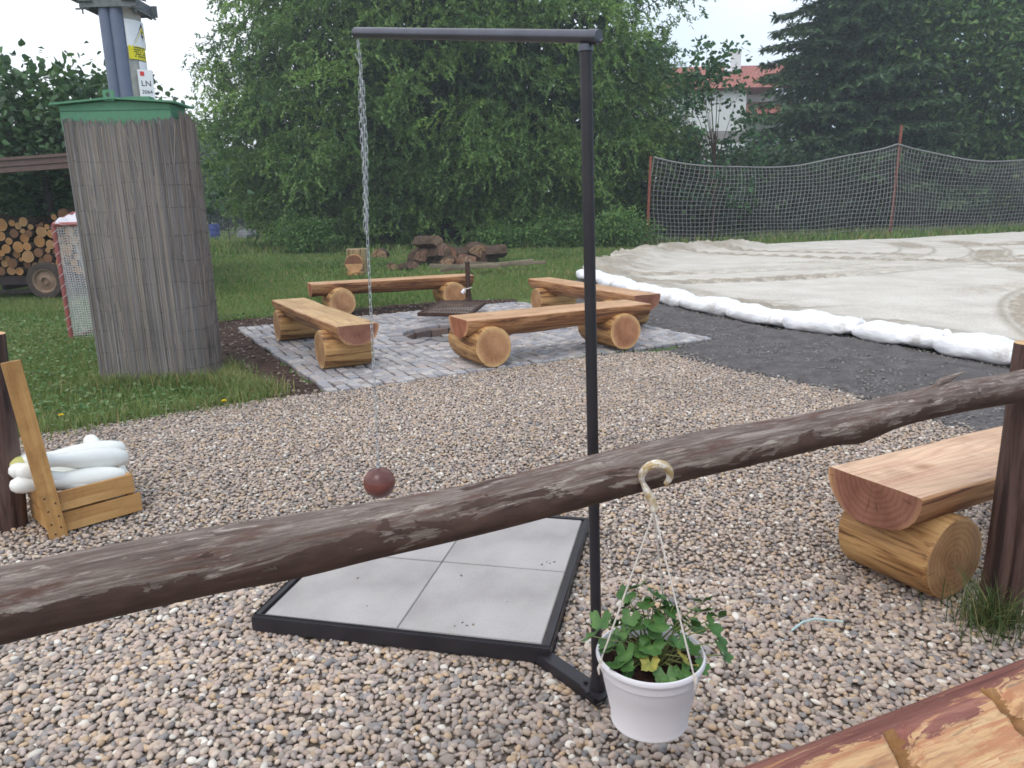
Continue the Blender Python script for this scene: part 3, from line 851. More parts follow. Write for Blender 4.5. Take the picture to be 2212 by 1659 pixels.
# ------------------------------------------------------------------ carved log in the corner, close to the camera
ax = np.array([.917, .398]); an_ = np.array([-.398, .917])
p0 = np.array([.406, 1.182]) - an_ * .163
cl = empty('carved_log', (p0[0], p0[1], 0), math.atan2(ax[1], ax[0]), 'big red-brown log with axe-hewn pale top and cross cuts, corner nearest the camera', 'log')
def hewn():
    n, ns, r = 150, 190, .22
    xs = np.concatenate([np.linspace(-.9, -.02, 30), np.arange(0, .80, .0055), np.linspace(.81, 2.2, 40)]); ns = len(xs)
    V = []; Yl = np.zeros((ns, n)); Dn = np.full((ns, n), 9.0)
    for i, x in enumerate(xs):
        for k in range(n):
            a = 2 * math.pi * k / n
            rr = r * (1 + .015 * math.sin(2 * a + 1) + .01 * math.sin(x * 5 + a))
            y = -rr * math.cos(a)
            top = math.exp(-((a - 1.0) / .85) ** 6)
            fac = vnoise(x * 7 + a * 2, a * 9, 3)
            rr -= top * (.006 + .012 * round(fac * 3) / 3 + .004 * vnoise(x * 30, a * 14, 8))
            up_ = a < math.pi and y < .082 + .012 * math.sin(x * 40)
            for c0_, sl_ in ((.210, .62), (.500, .50)):
                d = x - c0_ - sl_ * y
                if up_ and -.006 < d < .052:
                    rr -= .030 * min(1, (d + .006) / .007) * (1 - max(d, 0) / .060)
                if up_ and .012 * (vnoise(x * 60, k * .9, 4) - .5) <= d < .030 + .014 * (vnoise(x * 50, k * .8, 6) - .5): Dn[i, k] = d
            V.append((x, -rr * math.cos(a), rr * math.sin(a)))
    F = [(i * n + k, i * n + (k + 1) % n, (i + 1) * n + (k + 1) % n, (i + 1) * n + k) for i in range(ns - 1) for k in range(n)]
    MI = [2 if Dn[i, k] < 1 else 0 for i in range(ns - 1) for k in range(n)]
    F += [tuple(range(n)), tuple(range((ns - 1) * n, ns * n))[::-1]]
    return V, F, MI + [1, 1]
def _hewn():
    t = NT('hewn_red_log', .6, .3)
    sx = t.n('ShaderNodeSeparateXYZ'); t.l(t.coord(), sx.inputs[0])
    gr = t.noise(2.0, t.coord((1.6, 16, 16)), 7, .65, .6)
    pale = t.ramp(gr, [(0.3, sr(160, 116, 86)), (0.48, sr(196, 156, 114)), (0.7, sr(216, 184, 142))])
    lay = t.noise(2.4, t.coord((1.1, 13, 13), (0, .05, .03)), 6, .7, .4)
    pale = t.mix(t.ramp(lay, [(.50, (0, 0, 0, 1)), (.56, (.75, .75, .75, 1))]), pale, sr(172, 112, 82))
    lay2 = t.noise(3.0, t.coord((1.5, 18, 18), (.03, .02, 0)), 5, .7, .4)
    pale = t.mix(t.ramp(lay2, [(.58, (0, 0, 0, 1)), (.63, (.6, .6, .6, 1))]), pale, sr(122, 104, 84))
    red = t.ramp(gr, [(0.3, sr(104, 62, 56)), (0.55, sr(138, 88, 78)), (0.75, sr(160, 110, 94))])
    fl = t.noise(2.2, t.coord((1.8, 7, 7)), 6, .7, 1.0)
    e = t.math('ADD', t.math('MULTIPLY', sx.outputs[1], -6.0), t.math('MULTIPLY', t.math('SUBTRACT', fl, .5), 2.7))
    mk = t.ramp(t.math('ADD', e, .90), [(.46, (0, 0, 0, 1)), (.54, (1, 1, 1, 1))])
    c = t.mix(mk, red, pale)
    st = t.noise(5, t.coord((2, 12, 12), (.1, 0, 0)), 4)
    c = t.mix(t.ramp(st, [(.64, (0, 0, 0, 1)), (.72, (.7, .7, .7, 1))]), c, sr(130, 116, 104))
    t.color(c).bump(t.math('ADD', gr, fl), .6, .012)
    return t.m
V, F, MI = hewn()
raw('log_body', V, F, MI, [_hewn(), M['endx_red'], m_plank('brown_saw_cut', sr(122, 86, 52), sr(150, 110, 68), sr(172, 132, 88), 1)], cl, (0, 0, .302), 50)
for sx_ in (-.55, 1.75):
    V, F, MI = leg_mesh(.072, .5, 41)
    raw('log_leg', V, F, MI, [M['barrel'], M['endy']], cl, (sx_, 0, .071))

# ------------------------------------------------------------------ rail fence in the foreground
ra, rb = np.array([-.800, 1.05, .886]), np.array([1.63, 2.30, .893])
rd = (rb - ra) / np.linalg.norm(rb - ra)
fence = empty('rail_fence', (1.685, 2.33, 0), 0, 'low rail fence, crooked weathered log rail on round brown posts', 'fence')
RL0, RL1 = -1.0, 3.35
rang = math.atan2(rd[1], rd[0])
def rail_mesh():
    n, ns = 40, 150; V = []
    for i in range(ns):
        x = RL0 + (RL1 - RL0) * i / (ns - 1)
        f = (x / np.linalg.norm(rb - ra))
        r = .0545 - .0075 * min(max(f, -.5), 1.3) + .002 * math.sin(x * 5.0 + 1)
        dz = -.006 * math.sin(x * 2.3 + .4) + .005 * math.sin(x * 6.1)
        dy = .012 * math.sin(x * 1.9 + 2)
        for k in range(n):
            a = 2 * math.pi * k / n
            rr = r * (1 + .05 * math.sin(2 * a + x * .9) + .03 * math.sin(3 * a + x * 2.2 + 1))
            for bx, ba, bs, bh in ((1.93, 4.5, .07, .30), (2.02, 4.9, .05, .2), (2.32, 1.9, .03, .22), (.45, 4.2, .10, .10), (2.75, 1.2, .06, .14)):
                da = (a - ba + math.pi) % (2 * math.pi) - math.pi
                rr += r * bh * math.exp(-((x - bx) / bs) ** 2 - (da / .7) ** 2)
            # the edge of the remaining bark stands a little proud
            rr += .0018 * (math.sin(a) < -.15 + .35 * (vnoise(x * 5, a * 2, 2) - .5) * 2)
            V.append((x, rr * math.cos(a) + dy, rr * math.sin(a) + dz))
    F = [(i * n + k, i * n + (k + 1) % n, (i + 1) * n + (k + 1) % n, (i + 1) * n + k) for i in range(ns - 1) for k in range(n)]
    F += [tuple(range(n)), tuple(range((ns - 1) * n, ns * n))[::-1]]
    return V, F, [0] * (len(F) - 2) + [1, 1]
V, F, MI = rail_mesh()
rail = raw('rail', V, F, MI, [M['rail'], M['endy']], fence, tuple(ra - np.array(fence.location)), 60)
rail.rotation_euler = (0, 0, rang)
sp = MB(); sp.tube([(2.26, 0, .045), (2.30, .004, .062), (2.36, .004, .072), (2.40, .004, .078)], [.010, .011, .007, .003], 8)
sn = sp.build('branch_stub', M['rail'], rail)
def post_mesh(r, h, seed):
    q = np.random.default_rng(seed); b = MB(); pts = [(0, 0, -.06)] + [(.004 * math.sin(z * 5), .004 * math.cos(z * 4), z) for z in np.linspace(.02, h, 12)]
    b.tube(pts, [r * (1.03 - .05 * i / 12 + .012 * q.normal()) for i in range(len(pts))], 26, capmi=1)
    return b
for k, (px_, py_, hh) in enumerate(((1.702, 2.385, 1.0), (-1.50, .76, .98))):
    post_mesh(.064, hh, k).build('post', [M['brownpost'], M['endy']], fence, (px_ - 1.685, py_ - 2.33, 0), smooth=50)
wp = post_mesh(.068, .965, 5).build('wooden_post', [M['brownpost'], M['endy']], loc=(-2.43, 3.37, 0), rot=(0, math.radians(4.2), 0), smooth=50)
tag(wp, 'round dark brown post at the left edge behind the skittle crate', 'post')

# ------------------------------------------------------------------ grass and weeds builder
def blades(name, X, Y, Z, hmin, hmax, wd, pal, mat, lean=.5, yel=.1):
    n = len(X)
    h = rng.uniform(hmin, hmax, n); a = rng.uniform(0, 2 * np.pi, n); w = wd * rng.uniform(.7, 1.3, n)
    ln = rng.uniform(.1, lean, n) * h; b = a + rng.normal(0, .8, n) + np.pi / 2
    sx, sy = np.cos(a) * w / 2, np.sin(a) * w / 2
    lx, ly = np.cos(b) * ln, np.sin(b) * ln
    V = np.zeros((n, 5, 3))
    V[:, 0] = np.stack([X - sx, Y - sy, Z - .005], 1); V[:, 1] = np.stack([X + sx, Y + sy, Z - .005], 1)
    V[:, 2] = np.stack([X + sx * .8 + lx * .35, Y + sy * .8 + ly * .35, Z + h * .6], 1); V[:, 3] = np.stack([X - sx * .8 + lx * .35, Y - sy * .8 + ly * .35, Z + h * .6], 1)
    V[:, 4] = np.stack([X + lx, Y + ly, Z + h], 1)
    F = np.concatenate([np.array([[0, 1, 2], [0, 2, 3], [3, 2, 4]])[None] + (np.arange(n) * 5)[:, None, None]]).reshape(-1, 3)
    P = np.array([sr(*c)[:3] for c in pal])
    pn = vnoise(X * .7, Y * .7, 31)
    ci = np.clip((pn * .7 + rng.random(n) * .45) * len(P), 0, len(P) - 1).astype(int)
    c = P[ci] * rng.uniform(.75, 1.25, (n, 1))
    dry = rng.random(n) < yel * (.4 + 1.2 * vnoise(X * .5, Y * .5, 77))
    c[dry] = np.array(sr(150, 140, 96)[:3]) * rng.uniform(.7, 1.1, (dry.sum(), 1))
    return big(name, V.reshape(-1, 3), F, mat, np.repeat(c, 5, 0))
GP = ((76, 100, 56), (88, 114, 62), (100, 126, 68), (112, 134, 76), (124, 136, 86))
NOG = [GRAVEL, PLAZA, DARK, SAND, [pz(1.0, -HP - .4), pz(HP + .35, -HP - .4), pz(HP + .35, -HP + .6), pz(1.0, -HP + .3)]] + SOILS
def lawnpts(x0, x1, y0, y1, dens, fr=.85, mg=1.5, inset=.04):
    n = int((x1 - x0) * (y1 - y0) * dens)
    X, Y = rng.uniform(x0, x1, n), rng.uniform(y0, y1, n)
    k = np.abs(X) < fr * Y + mg
    jx = X + rng.normal(0, inset, n); jy = Y + rng.normal(0, inset, n)
    for p in NOG: k &= ~inpoly(jx, jy, p)
    k &= ~((X > -3.72) & (X < -2.62) & (Y > 6.5 + .07 * (X + 3.6)) & (Y < 7.1))
    k &= rng.random(n) < .55 + .9 * vnoise(X * 1.1, Y * 1.1, 8)
    return X[k], Y[k]
parts = [(-8, 2, 3.4, 9.5, 2900, .03, .075, .006), (-13, 4, 9.5, 16, 1000, .035, .08, .010), (-22, 9, 16, 27, 190, .05, .11, .022), (-40, 34, 27, 62, 28, .14, .30, .05)]
for x0, x1, y0, y1, dn, h0, h1, w in parts:
    X, Y = lawnpts(x0, x1, y0, y1, dn)
    tag(blades('grass', X, Y, np.zeros(len(X)), h0, h1, w, GP, M['grass_blade'], .8, .16), kind='stuff')
X, Y = lawnpts(-8, 2, 3.6, 11, 420)
n_ = len(X); Dd = nrmz(np.stack([rng.normal(size=n_), rng.normal(size=n_), np.full(n_, .25)], 1)); Sd = nrmz(np.cross(Dd, np.array([0, 0, 1.0]) + rng.normal(0, .3, (n_, 3))))
ls_ = rng.uniform(.02, .045, n_)
Cw_ = np.stack([X, Y, rng.uniform(.015, .055, n_)], 1); Nn_ = np.cross(Dd, Sd)
Vw_ = np.stack([Cw_, Cw_ + Dd * (ls_ * .3)[:, None] + Sd * (ls_ * .4)[:, None], Cw_ + Dd * (ls_ * .8)[:, None] + Sd * (ls_ * .36)[:, None], Cw_ + Dd * ls_[:, None], Cw_ + Dd * (ls_ * .8)[:, None] - Sd * (ls_ * .36)[:, None], Cw_ + Dd * (ls_ * .3)[:, None] - Sd * (ls_ * .4)[:, None]], 1)
_P = np.array([sr(*c)[:3] for c in ((70, 100, 58), (86, 118, 70), (104, 132, 84), (122, 140, 98))])
tag(big('clover', Vw_.reshape(-1, 3), np.arange(n_ * 6).reshape(n_, 6), M['grass_blade'], np.repeat(_P[rng.integers(0, 4, n_)] * rng.uniform(.8, 1.2, (n_, 1)), 6, 0)), kind='stuff')
# longer fringe along the gravel and round the wrapped box
fr_ = []
for a, b, n in (((-4.6, 4.1), (-1.95, 5.86), 1500), ((-3.75, 6.42), (-2.6, 6.55), 1700), ((-2.6, 6.5), (-2.0, 5.95), 1500), ((-2.62, 6.6), (-2.75, 7.1), 500)):
    t = rng.random(n)[:, None]; fr_.append(np.array(a) * (1 - t) + np.array(b) * t + rng.normal(0, .11, (n, 2)))
fr_ = np.concatenate(fr_)
k = ~inpoly(fr_[:, 0], fr_[:, 1], [pz(-HP, -HP), pz(HP, -HP), pz(HP, HP), pz(-HP, HP)]) & ~((fr_[:, 0] > -3.60) & (fr_[:, 0] < -2.66) & (fr_[:, 1] > 6.50 + .07 * (fr_[:, 0] + 3.6)) & (fr_[:, 1] < 7.08))
fr_ = fr_[k]
tag(blades('long_grass', fr_[:, 0], fr_[:, 1], np.zeros(len(fr_)), .06, .16, .007, GP + ((120, 132, 84),), M['grass_blade'], .9, .25), kind='stuff')

def tuft(name, label, x, y, n, rad, h0, h1, w, pal=GP, cat='grass tuft', group=None, yel=.2):
    r = np.abs(rng.normal(0, rad, n)); a = rng.uniform(0, 6.28, n)
    o = blades(name, r * np.cos(a), r * np.sin(a), np.zeros(n), h0, h1, w, pal, M['grass_blade'], 1.2, yel)
    o.location = (x, y, .01)
    return tag(o, label, cat, group)
tuft('grass_tuft', 'tuft of long grass at the foot of the right fence post', 1.63, 2.31, 420, .07, .07, .22, .0035, ((78, 96, 58), (96, 112, 70), (120, 128, 92), (140, 128, 96)))
for nm, lb, p_ in (('dandelion', 'yellow dandelion in the grass right of the wrapped box', g(484, 890)), ('dandelion', 'yellow dandelion in the grass above the white skittles', g(133, 922))):
    d = empty('dandelion', (p_[0], p_[1], 0), 0, lb, 'flower', 'dandelions in the lawn')
    MB().tube([(0, 0, -.01), (.004, 0, .05), (.01, 0, .085)], .003, 6).build('stem', m_simple('green_stem', sr(110, 130, 70)), d)
    b = MB()
    for ring, (rr, tilt, n) in enumerate(((.024, .15, 16), (.018, .6, 14), (.010, 1.0, 9))):
        for q in range(n):
            a = 2 * math.pi * q / n + ring
            c, s = math.cos(a), math.sin(a)
            tip = np.array([rr * c * math.cos(tilt), rr * s * math.cos(tilt), rr * math.sin(tilt) + .002])
            side = np.array([-s, c, 0]) * .0035
            b.add([np.array([.01, 0, .085]) + v for v in (np.zeros(3), tip * .7 + side, tip, tip * .7 - side)], [(0, 1, 2, 3)])
    b.build('flower_head', M['petal'], d, smooth=0)
X = rng.uniform(-3.6, -1.8, 60); Y = 5.0 + rng.uniform(0, 1.3, 60)

# ------------------------------------------------------------------ skittle game: stand, slabs, ball on a chain
bx, by = .233, 1.962
tx, ty, tz = .198, 1.962, 1.866
stand = empty('skittle_stand', (bx, by, 0), 0, 'black steel gallows post with arm and low square frame on the gravel', 'game stand')
def loc(p): return np.array(p, float) - np.array([bx, by, 0])
pm = MB(); pm.tube([loc((bx, by, .05)), loc((tx, ty, tz - .02))], .0155, 28); pm.build('post', M['steel_shaded'], stand)
ae = np.array([-.457, 2.50, 2.000]); a0 = np.array([tx + .012, ty - .010, tz - .004])
am = MB(); am.tube([loc(a0), loc(ae)], .0155, 28); am.build('arm', M['steel'], stand)
adir = (ae - a0) / np.linalg.norm(ae - a0)
em = MB(); em.tube([loc(a0 - adir * .022), loc(a0 + adir * .004)], [.0172, .0172], 24)
em.tube([loc((tx, ty, tz - .035)), loc((tx, ty, tz - .020))], [.0185, .0185], 24)
em.tube([loc(a0 - adir * .0225 + [.004, 0, -.009]), loc(a0 - adir * .026 + [.004, 0, -.011])], [.006, .005], 10); em.build('end_cap', M['steel'], stand)
SA = math.radians(-13.0)
SX, SY = np.array([math.cos(SA), math.sin(SA)]), np.array([-math.sin(SA), math.cos(SA)])
S0 = np.array([-.8975, 2.4026])                                  # near left corner of the four slabs
def sl(u, v, z=0.0): q = S0 + SX * u + SY * v; return np.array([q[0], q[1], z])
Rm = rotz(SA)
fm = MB()
ft, fh, fw = .086, .055, .024
for (u, v, lu, lv) in ((.5, -.008 - fw / 2, 1.0 + 2 * (.008 + fw), fw), (.5, 1.008 + fw / 2, 1.0 + 2 * (.008 + fw), fw), (-.008 - fw / 2, .5, fw, 1.016), (1.008 + fw / 2, .5, fw, 1.016)):
    fm.box(loc(sl(u, v, ft - fh / 2)), (lu, lv, fh), Rm)
for v in (.25, .5, .75): fm.box(loc(sl(.5, v, .034)), (1.01, .03, .006), Rm)
MB().box(loc(sl(.5, .5, .058)), (1.012, 1.012, .036), Rm).build('sand_filling', M['sandbed'], stand)
fm.build('slab_frame', M['steel_shaded'], stand, bevel=.003)
c1 = sl(1.012, -.02, .045); c0 = np.array([bx, by, .045])
dv = c0 - c1; an = math.atan2(dv[1], dv[0]); Ld = np.hypot(dv[0], dv[1])
bm_ = MB(); bm_.box(loc((c0 + c1) / 2), (Ld + .03, .05, .036), rotz(an)); bm_.build('base_bar', M['steel_shaded'], stand, bevel=.002)
pl_ = MB(); pl_.box(loc((bx + .004, by, .066)), (.085, .075, .006), rotz(an)); 
for sg in (-1, 1):
    for q_ in (-1, 1): pl_.lathe([(.0075, .069), (.0075, .077), (.001, .078)], 6, loc((bx + sg * .032, by + q_ * .026, 0)))
pl_.tube([loc((bx, by, .069)), loc((bx - .001, by, .12))], [.024, .0165], 20); pl_.build('base_plate', M['steel_shaded'], stand, bevel=.001)
sln = (('near left', 0, 0), ('near right', 1, 0), ('far left, half hidden behind the rail', 0, 1), ('far right', 1, 1))
for nm, i, j in sln:
    s_ = MB().box((0, 0, 0), (.4965, .4965, .045))
    o = s_.build('concrete_slab', M['slab'], loc=tuple(sl(.25 + .5 * i, .25 + .5 * j, .0595 + .001 * (i + j))), rot=(0, 0, SA), bevel=.0025)
    o.rotation_euler = (rnd.gauss(0, .002), rnd.gauss(0, .002), SA)
    tag(o, 'square grey concrete slab, %s of four in the black frame' % nm, 'slab', 'concrete slabs in the black frame')

_q = [sl(u, v, .0845) for u, v in ((.93, .56), (.915, .57), (.90, .545), (.945, .575), (.73, .06), (.71, .075), (.75, .07), (.69, .05), (.40, .83), (.22, .31), (.61, .40), (.83, .24), (.13, .62), (.34, .12))]
_v, _f, _c = pebbles(np.array([q[0] for q in _q]), np.array([q[1] for q in _q]), np.array([q[2] for q in _q]), 1, .002, .006)
tag(big('grit', _v, _f, M['pebble'], _c * .55, smooth=True), kind='stuff')
def link_pts(c, t, s, L=.027, W=.0088):
    """stadium shaped chain link centred at c along t, flat side along s"""
    out = []
    for k in range(12):
        a = 2 * math.pi * k / 12
        x = math.cos(a) * W / 2; y = math.sin(a) * W / 2 + (1 if math.sin(a) >= 0 else -1) * (L - W) / 2
        out.append(c + s * x + t * y)
    return out
ch = empty('ball_on_chain', tuple(ae + [0, 0, -.02]), 0, 'brown ball hanging on a thin long-link chain from the black arm', 'ball and chain')
cb = MB()
def strand(p, q, r=.0014, ph=0.0, pitch=.0225, wob=.0):
    p, q = np.array(p), np.array(q); L = np.linalg.norm(q - p); t = (q - p) / L
    n = int(L / pitch)
    s1 = np.cross(t, [0, 1, 0]); s1 /= np.linalg.norm(s1); s2 = np.cross(t, s1)
    for i in range(n + 1):
        a = (i % 2) * math.pi / 2 + .5 + ph
        c = p + t * (i + .5) * L / (n + 1) + s1 * wob * math.sin(i * .4 + ph * 3)
        cb.tube(link_pts(c, t, s1 * math.cos(a) + s2 * math.sin(a)), r * .86, 6, closed=True)
O = np.array(ch.location)
ballc = np.array([-.476, 2.50, .530])
hang = ae + np.array([.006, -.004, -.022])
knot = hang + (ballc - hang) * .385
strand(hang - O, hang + [.004, 0, -.075] - O)
strand(hang + [.004, 0, -.075] - O, knot - O)
strand(hang + [-.002, .004, -.085] - O, knot + [-.006, .004, -.01] - O, ph=.7, wob=.002)
strand(hang + [.011, -.003, -.12] - O, knot + [.006, -.003, .03] - O, ph=1.4, wob=.002)
strand(knot + [-.006, .004, -.025] - O, knot + [.004, .003, .03] - O, ph=.3)
strand(knot - O, ballc + [0, 0, .066] - O)
cb.tube([hang + [-.012, 0, -.038] - O, hang + [-.004, 0, -.056] - O, hang + [.001, 0, -.072] - O], .0018, 6)
cb.tube([hang + [0, 0, .012] - O, hang + [0, .004, 0] - O, hang + [.002, 0, -.012] - O], .002, 6)
cb.build('chain', M['chain'], ch, smooth=60)
tb = MB(); tb.lathe([(.0555 * math.sin(math.pi * k / 28) + 1e-5, .0555 * math.cos(math.pi * k / 28)) for k in range(29)], 48)
t_ = NT('brown_varnished_ball', .32, .5)
t_.color(t_.ramp(t_.noise(9, t_.coord((1, 1, 3)), 5), [(.35, sr(86, 48, 44)), (.65, sr(116, 66, 58))]))
bo = tb.build('ball', t_.m, ch, tuple(ballc - O))
eb = MB(); eb.tube([(0, 0, .054), (0, 0, .060)], .006, 12); eb.tube(link_pts(np.array([0, 0, .068]), np.array([0, 0, 1.0]), np.array([1.0, 0, 0]), .018, .010), .0016, 6, closed=True)
eb.build('eye_bolt', M['chain'], bo)

# ------------------------------------------------------------------ hanging flower pot on the rail
hp = np.array([.314, 1.60, .20])                                 # pot base centre (measured)
hk = at(1398, 1012, 1.60)
pot = empty('hanging_pot', tuple(hp), 0, 'white plastic hanging pot hooked over the log rail', 'flower pot')
zb = at(1402, 1556, 1.60)[2]; zr = at(1402, 1404, 1.60)[2]
hp[0] = at(1402, 1556, 1.6)[0]; hp[2] = zb; pot.location = tuple(hp)
Hh = (zr - zb) * .98
R1, R0 = .1275, .0895
pb = MB()
pb.lathe([(.001, 0.002), (R0 - .012, 0.0), (R0 - .004, .002), (R0, .008), (R0 + .004, .010), (R0 + .004, .016), (R0 + .0015, .020), (R0 + (R1 - R0) * .55, Hh * .58), (R1 - .009, Hh * .80), (R1 - .006, Hh * .805), (R1 - .0045, Hh * .93),
          (R1 + .002, Hh * .94), (R1 + .003, Hh * .965), (R1, Hh), (R1 - .004, Hh * 1.003), (R1 - .007, Hh * .97), (R1 - .012, Hh * .85), (R0 + .004, .05)], 64)
pb.build('pot_body', M['white_plastic'], pot, smooth=50)
so = MB(); so.lathe([(R1 - .0125, Hh * .83), (.085, Hh * .85), (.05, Hh * .84), (.001, Hh * .86)], 40); so.build('soil', M['soilpot'], pot)
hookp = hk - hp
hkm = MB()
hc = np.array([hookp[0] + .002, hookp[1] - .085, hookp[2] + .014])
ra_, hr = np.array(rd), .032
hpts, hrad = [], []
for k in range(15):                                              # C-shaped hook lying over the rail
    a = math.radians(-40 + 250 * k / 14)
    hpts.append(hc + np.array([math.cos(a) * hr * .95, -.004 - .012 * math.sin(a), math.sin(a) * hr]))
    hrad.append(.0055 + .0045 * math.sin(math.pi * k / 14))
hpts += [hc + np.array([-.012, -.004, -.045]), hc + np.array([-.004, 0, -.065]), hc + np.array([-.001, 0, -.078])]
hrad += [.010, .009, .010]
hkm.tube(hpts, hrad, 10)
t_ = NT('aged_plastic_hook', .4, .4); t_.color(t_.ramp(t_.noise(45, detail=4), [(.42, sr(226, 222, 214)), (.58, sr(176, 152, 112))]))
hkm.build('hook', t_.m, pot)
kn = hc + np.array([-.001, 0, -.080])
for q, a in enumerate((math.radians(-52), math.radians(196), math.radians(62))):
    e = np.array([math.cos(a) * (R1 + .002), math.sin(a) * (R1 + .002), Hh * 1.0])
    rp_ = MB(); rp_.tube([kn + (e - kn) * t + np.array([0, 0, -.003 * math.sin(math.pi * t)]) for t in np.linspace(0, 1, 14)], .0021, 8)
    rp_.tube([e + np.array([0, 0, .006]), e + np.array([.003, 0, -.004]), e + np.array([math.cos(a) * .005, math.sin(a) * .005, -.018]), e + np.array([math.cos(a) * .003, math.sin(a) * .003, -.034])], [.0045, .0055, .0035, .002], 8)
    rp_.build('cord', M['rope'], pot)

def geranium_leaf(size, seed):
    """lobed round leaf as a fan, slightly cupped"""
    q = np.random.default_rng(seed); V = [(0, 0, 0)]; n = 36
    for k in range(n):
        a = -2.75 + 5.5 * k / (n - 1)
        lob = .70 + .26 * abs(math.sin(2.5 * (a + 2.75) * .458 * 2.0)) + .05 * math.sin(a * 17) 
        r = size * lob * (1 + .05 * q.normal())
        V.append((r * math.cos(a), r * math.sin(a), .25 * r * r / size - .06 * size * math.cos(5 * a) * lob))
    F = [(0, k, k + 1) for k in range(1, n)]
    return np.array(V), F
plant = empty('geranium', (hp[0], hp[1], hp[2] + Hh * .85), 0, 'leafy green geranium with a few yellowing leaves growing in the white pot', 'plant')
t_ = NT('geranium_leaf', .5, .35)
t_.color(t_.ramp(t_.noise(30, detail=4), [(.3, sr(52, 86, 42)), (.6, sr(78, 114, 58)), (.8, sr(108, 138, 76))]))
GL = t_.m
t_ = NT('yellowing_leaf', .5, .3)
t_.color(t_.ramp(t_.noise(30, detail=3), [(.35, sr(112, 124, 58)), (.65, sr(170, 158, 78))]))
YL = t_.m
STEM = m_simple('leaf_stalk', sr(120, 128, 78), .6, .3)
st_ = MB()
spots = [(-.135, -.035, .085, .030, 0), (-.115, -.02, .115, .030, 0), (-.055, .01, .155, .026, 0), (-.03, .02, .165, .032, 0), (-.01, .0, .135, .027, 0), (-.025, -.01, .095, .036, 0), (.005, -.02, .100, .036, 0),
         (-.015, .02, .07, .034, 0), (-.005, -.035, .060, .036, 0), (-.08, -.055, .030, .030, 0), (-.065, -.06, .012, .032, 0), (-.095, -.01, .05, .032, 0), (.02, -.075, .012, .034, 0), (.03, -.085, .005, .032, 0), (.055, -.07, .02, .026, 0),
         (.09, .01, .085, .032, 0), (.115, .02, .105, .034, 0), (.135, .0, .08, .034, 0), (.105, .035, .06, .032, 0), (.15, -.01, .05, .030, 0), (.155, .02, .095, .028, 0), (.07, .04, .07, .03, 0), (.085, -.02, .04, .028, 0),
         (-.012, -.06, .035, .026, 1), (.055, -.055, .045, .028, 1), (.075, -.06, .028, .022, 1), (.10, -.05, .015, .026, 0), (-.045, .03, .12, .028, 0), (.04, .04, .09, .03, 0), (.02, .03, .11, .03, 0), (.125, .04, .12, .026, 0), (.165, -.01, .018, .026, 0), (-.07, .02, .08, .028, 0)]
for q in range(26):
    a = rnd.uniform(0, 6.28); r_ = abs(rnd.gauss(.06, .035)); spots.append((r_ * math.cos(a) + .01, r_ * math.sin(a) * .7 + .01, .13 - r_ * .7 + rnd.uniform(-.03, .03), rnd.uniform(.018, .030), 0))
for q, (x, y, z, s, yl) in enumerate(spots):
    if y < -.075 and z < .05 and math.hypot(x, y) > .095: continue
    V, F = geranium_leaf(s * .98, q)
    az = math.atan2(y, x) + rnd.gauss(0, .6); tilt = rnd.uniform(.25, .9)
    Rt = Matrix.Rotation(az, 3, 'Z') @ Matrix.Rotation(tilt, 3, 'Y') @ Matrix.Rotation(rnd.gauss(0, .3), 3, 'X')
    x, y, z = x * 1.06, y * 1.05, z * 1.12
    V = V @ np.array(Rt).T + np.array([x, y, z])
    MB().add(V, F).build('leaf', YL if yl else GL, plant, smooth=80)
    root = np.array([x * .25, y * .25, -.005])
    st_.tube([root, root * .5 + np.array([x * .35, y * .35, z * .6 + .01]), np.array([x, y, z])], [.0025, .0018, .0013], 6)
st_.build('stems', STEM, plant)

# ------------------------------------------------------------------ crate of skittles beside the post
ex, ey = np.array([.70, .714, 0]), np.array([-.714, .70, 0])
CO = np.array([-2.150, 3.20, .03]); CL, CW, CHt = .385, .33, .22
crate = empty('skittle_crate', tuple(CO), math.atan2(ex[1], ex[0]), 'varnished slatted pine crate with one tall upright slat, full of white skittles', 'crate')
for y, nm in ((.009, 0), (CW - .009, 1)):
    for z, h, dx in ((.055, .092, .02), (.158, .092, -.004)):
        MB().box((0, 0, 0), (CL + dx, .018, h)).build('side_slat', M['crate'], crate, (CL / 2 + .02 + dx / 2, y, z), bevel=.002)
MB().box((0, 0, 0), (CL - .01, CW - .04, .012)).build('bottom_board', M['crate'], crate, (CL / 2 + .02, CW / 2, .012), bevel=.001)
for x in (.030, CL + .012):
    for z, h in ((.055, .085), (.150, .085)):
        MB().box((0, 0, 0), (.018, CW - .038, h)).build('end_slat', M['crate_up'], crate, (x, CW / 2, z), bevel=.002)
UH = .86
ups = []
for y in (-.011,):
    u_ = MB().box((0, 0, UH / 2 - .02), (.074, .020, UH)).build('upright', M['crate_up'], crate, (.045, y, .0), rot=(0, math.radians(-4.5), 0), bevel=.002)
    ups.append(u_)
    for (x, z) in ((-.018, .20), (.020, .165), (-.016, .135), (.020, .10), (-.018, .07), (.016, .045), (-.012, .02)):
        MB().lathe([(.0045, 0), (.0035, .0018), (.0005, .002)], 10, R=np.array([[1, 0, 0], [0, 0, -1], [0, 1, 0]])).build('nail', M['nail'], u_, (x, -.0102, z))
prof = [(.001, 0), (.030, .004), (.044, .016), (.056, .06), (.064, .125), (.063, .19), (.055, .26), (.043, .32), (.036, .37), (.036, .40), (.042, .43), (.046, .46), (.041, .49), (.026, .51), (.001, .518)]
_h = g(172, 951, .29) - CO; _b = np.array([.36, .22]); _hd = (ex * _b[0] + ey * _b[1] + np.array([0, 0, .13])); _d = (_h - _hd) / np.linalg.norm(_h - _hd); _s = _h - _d * .49
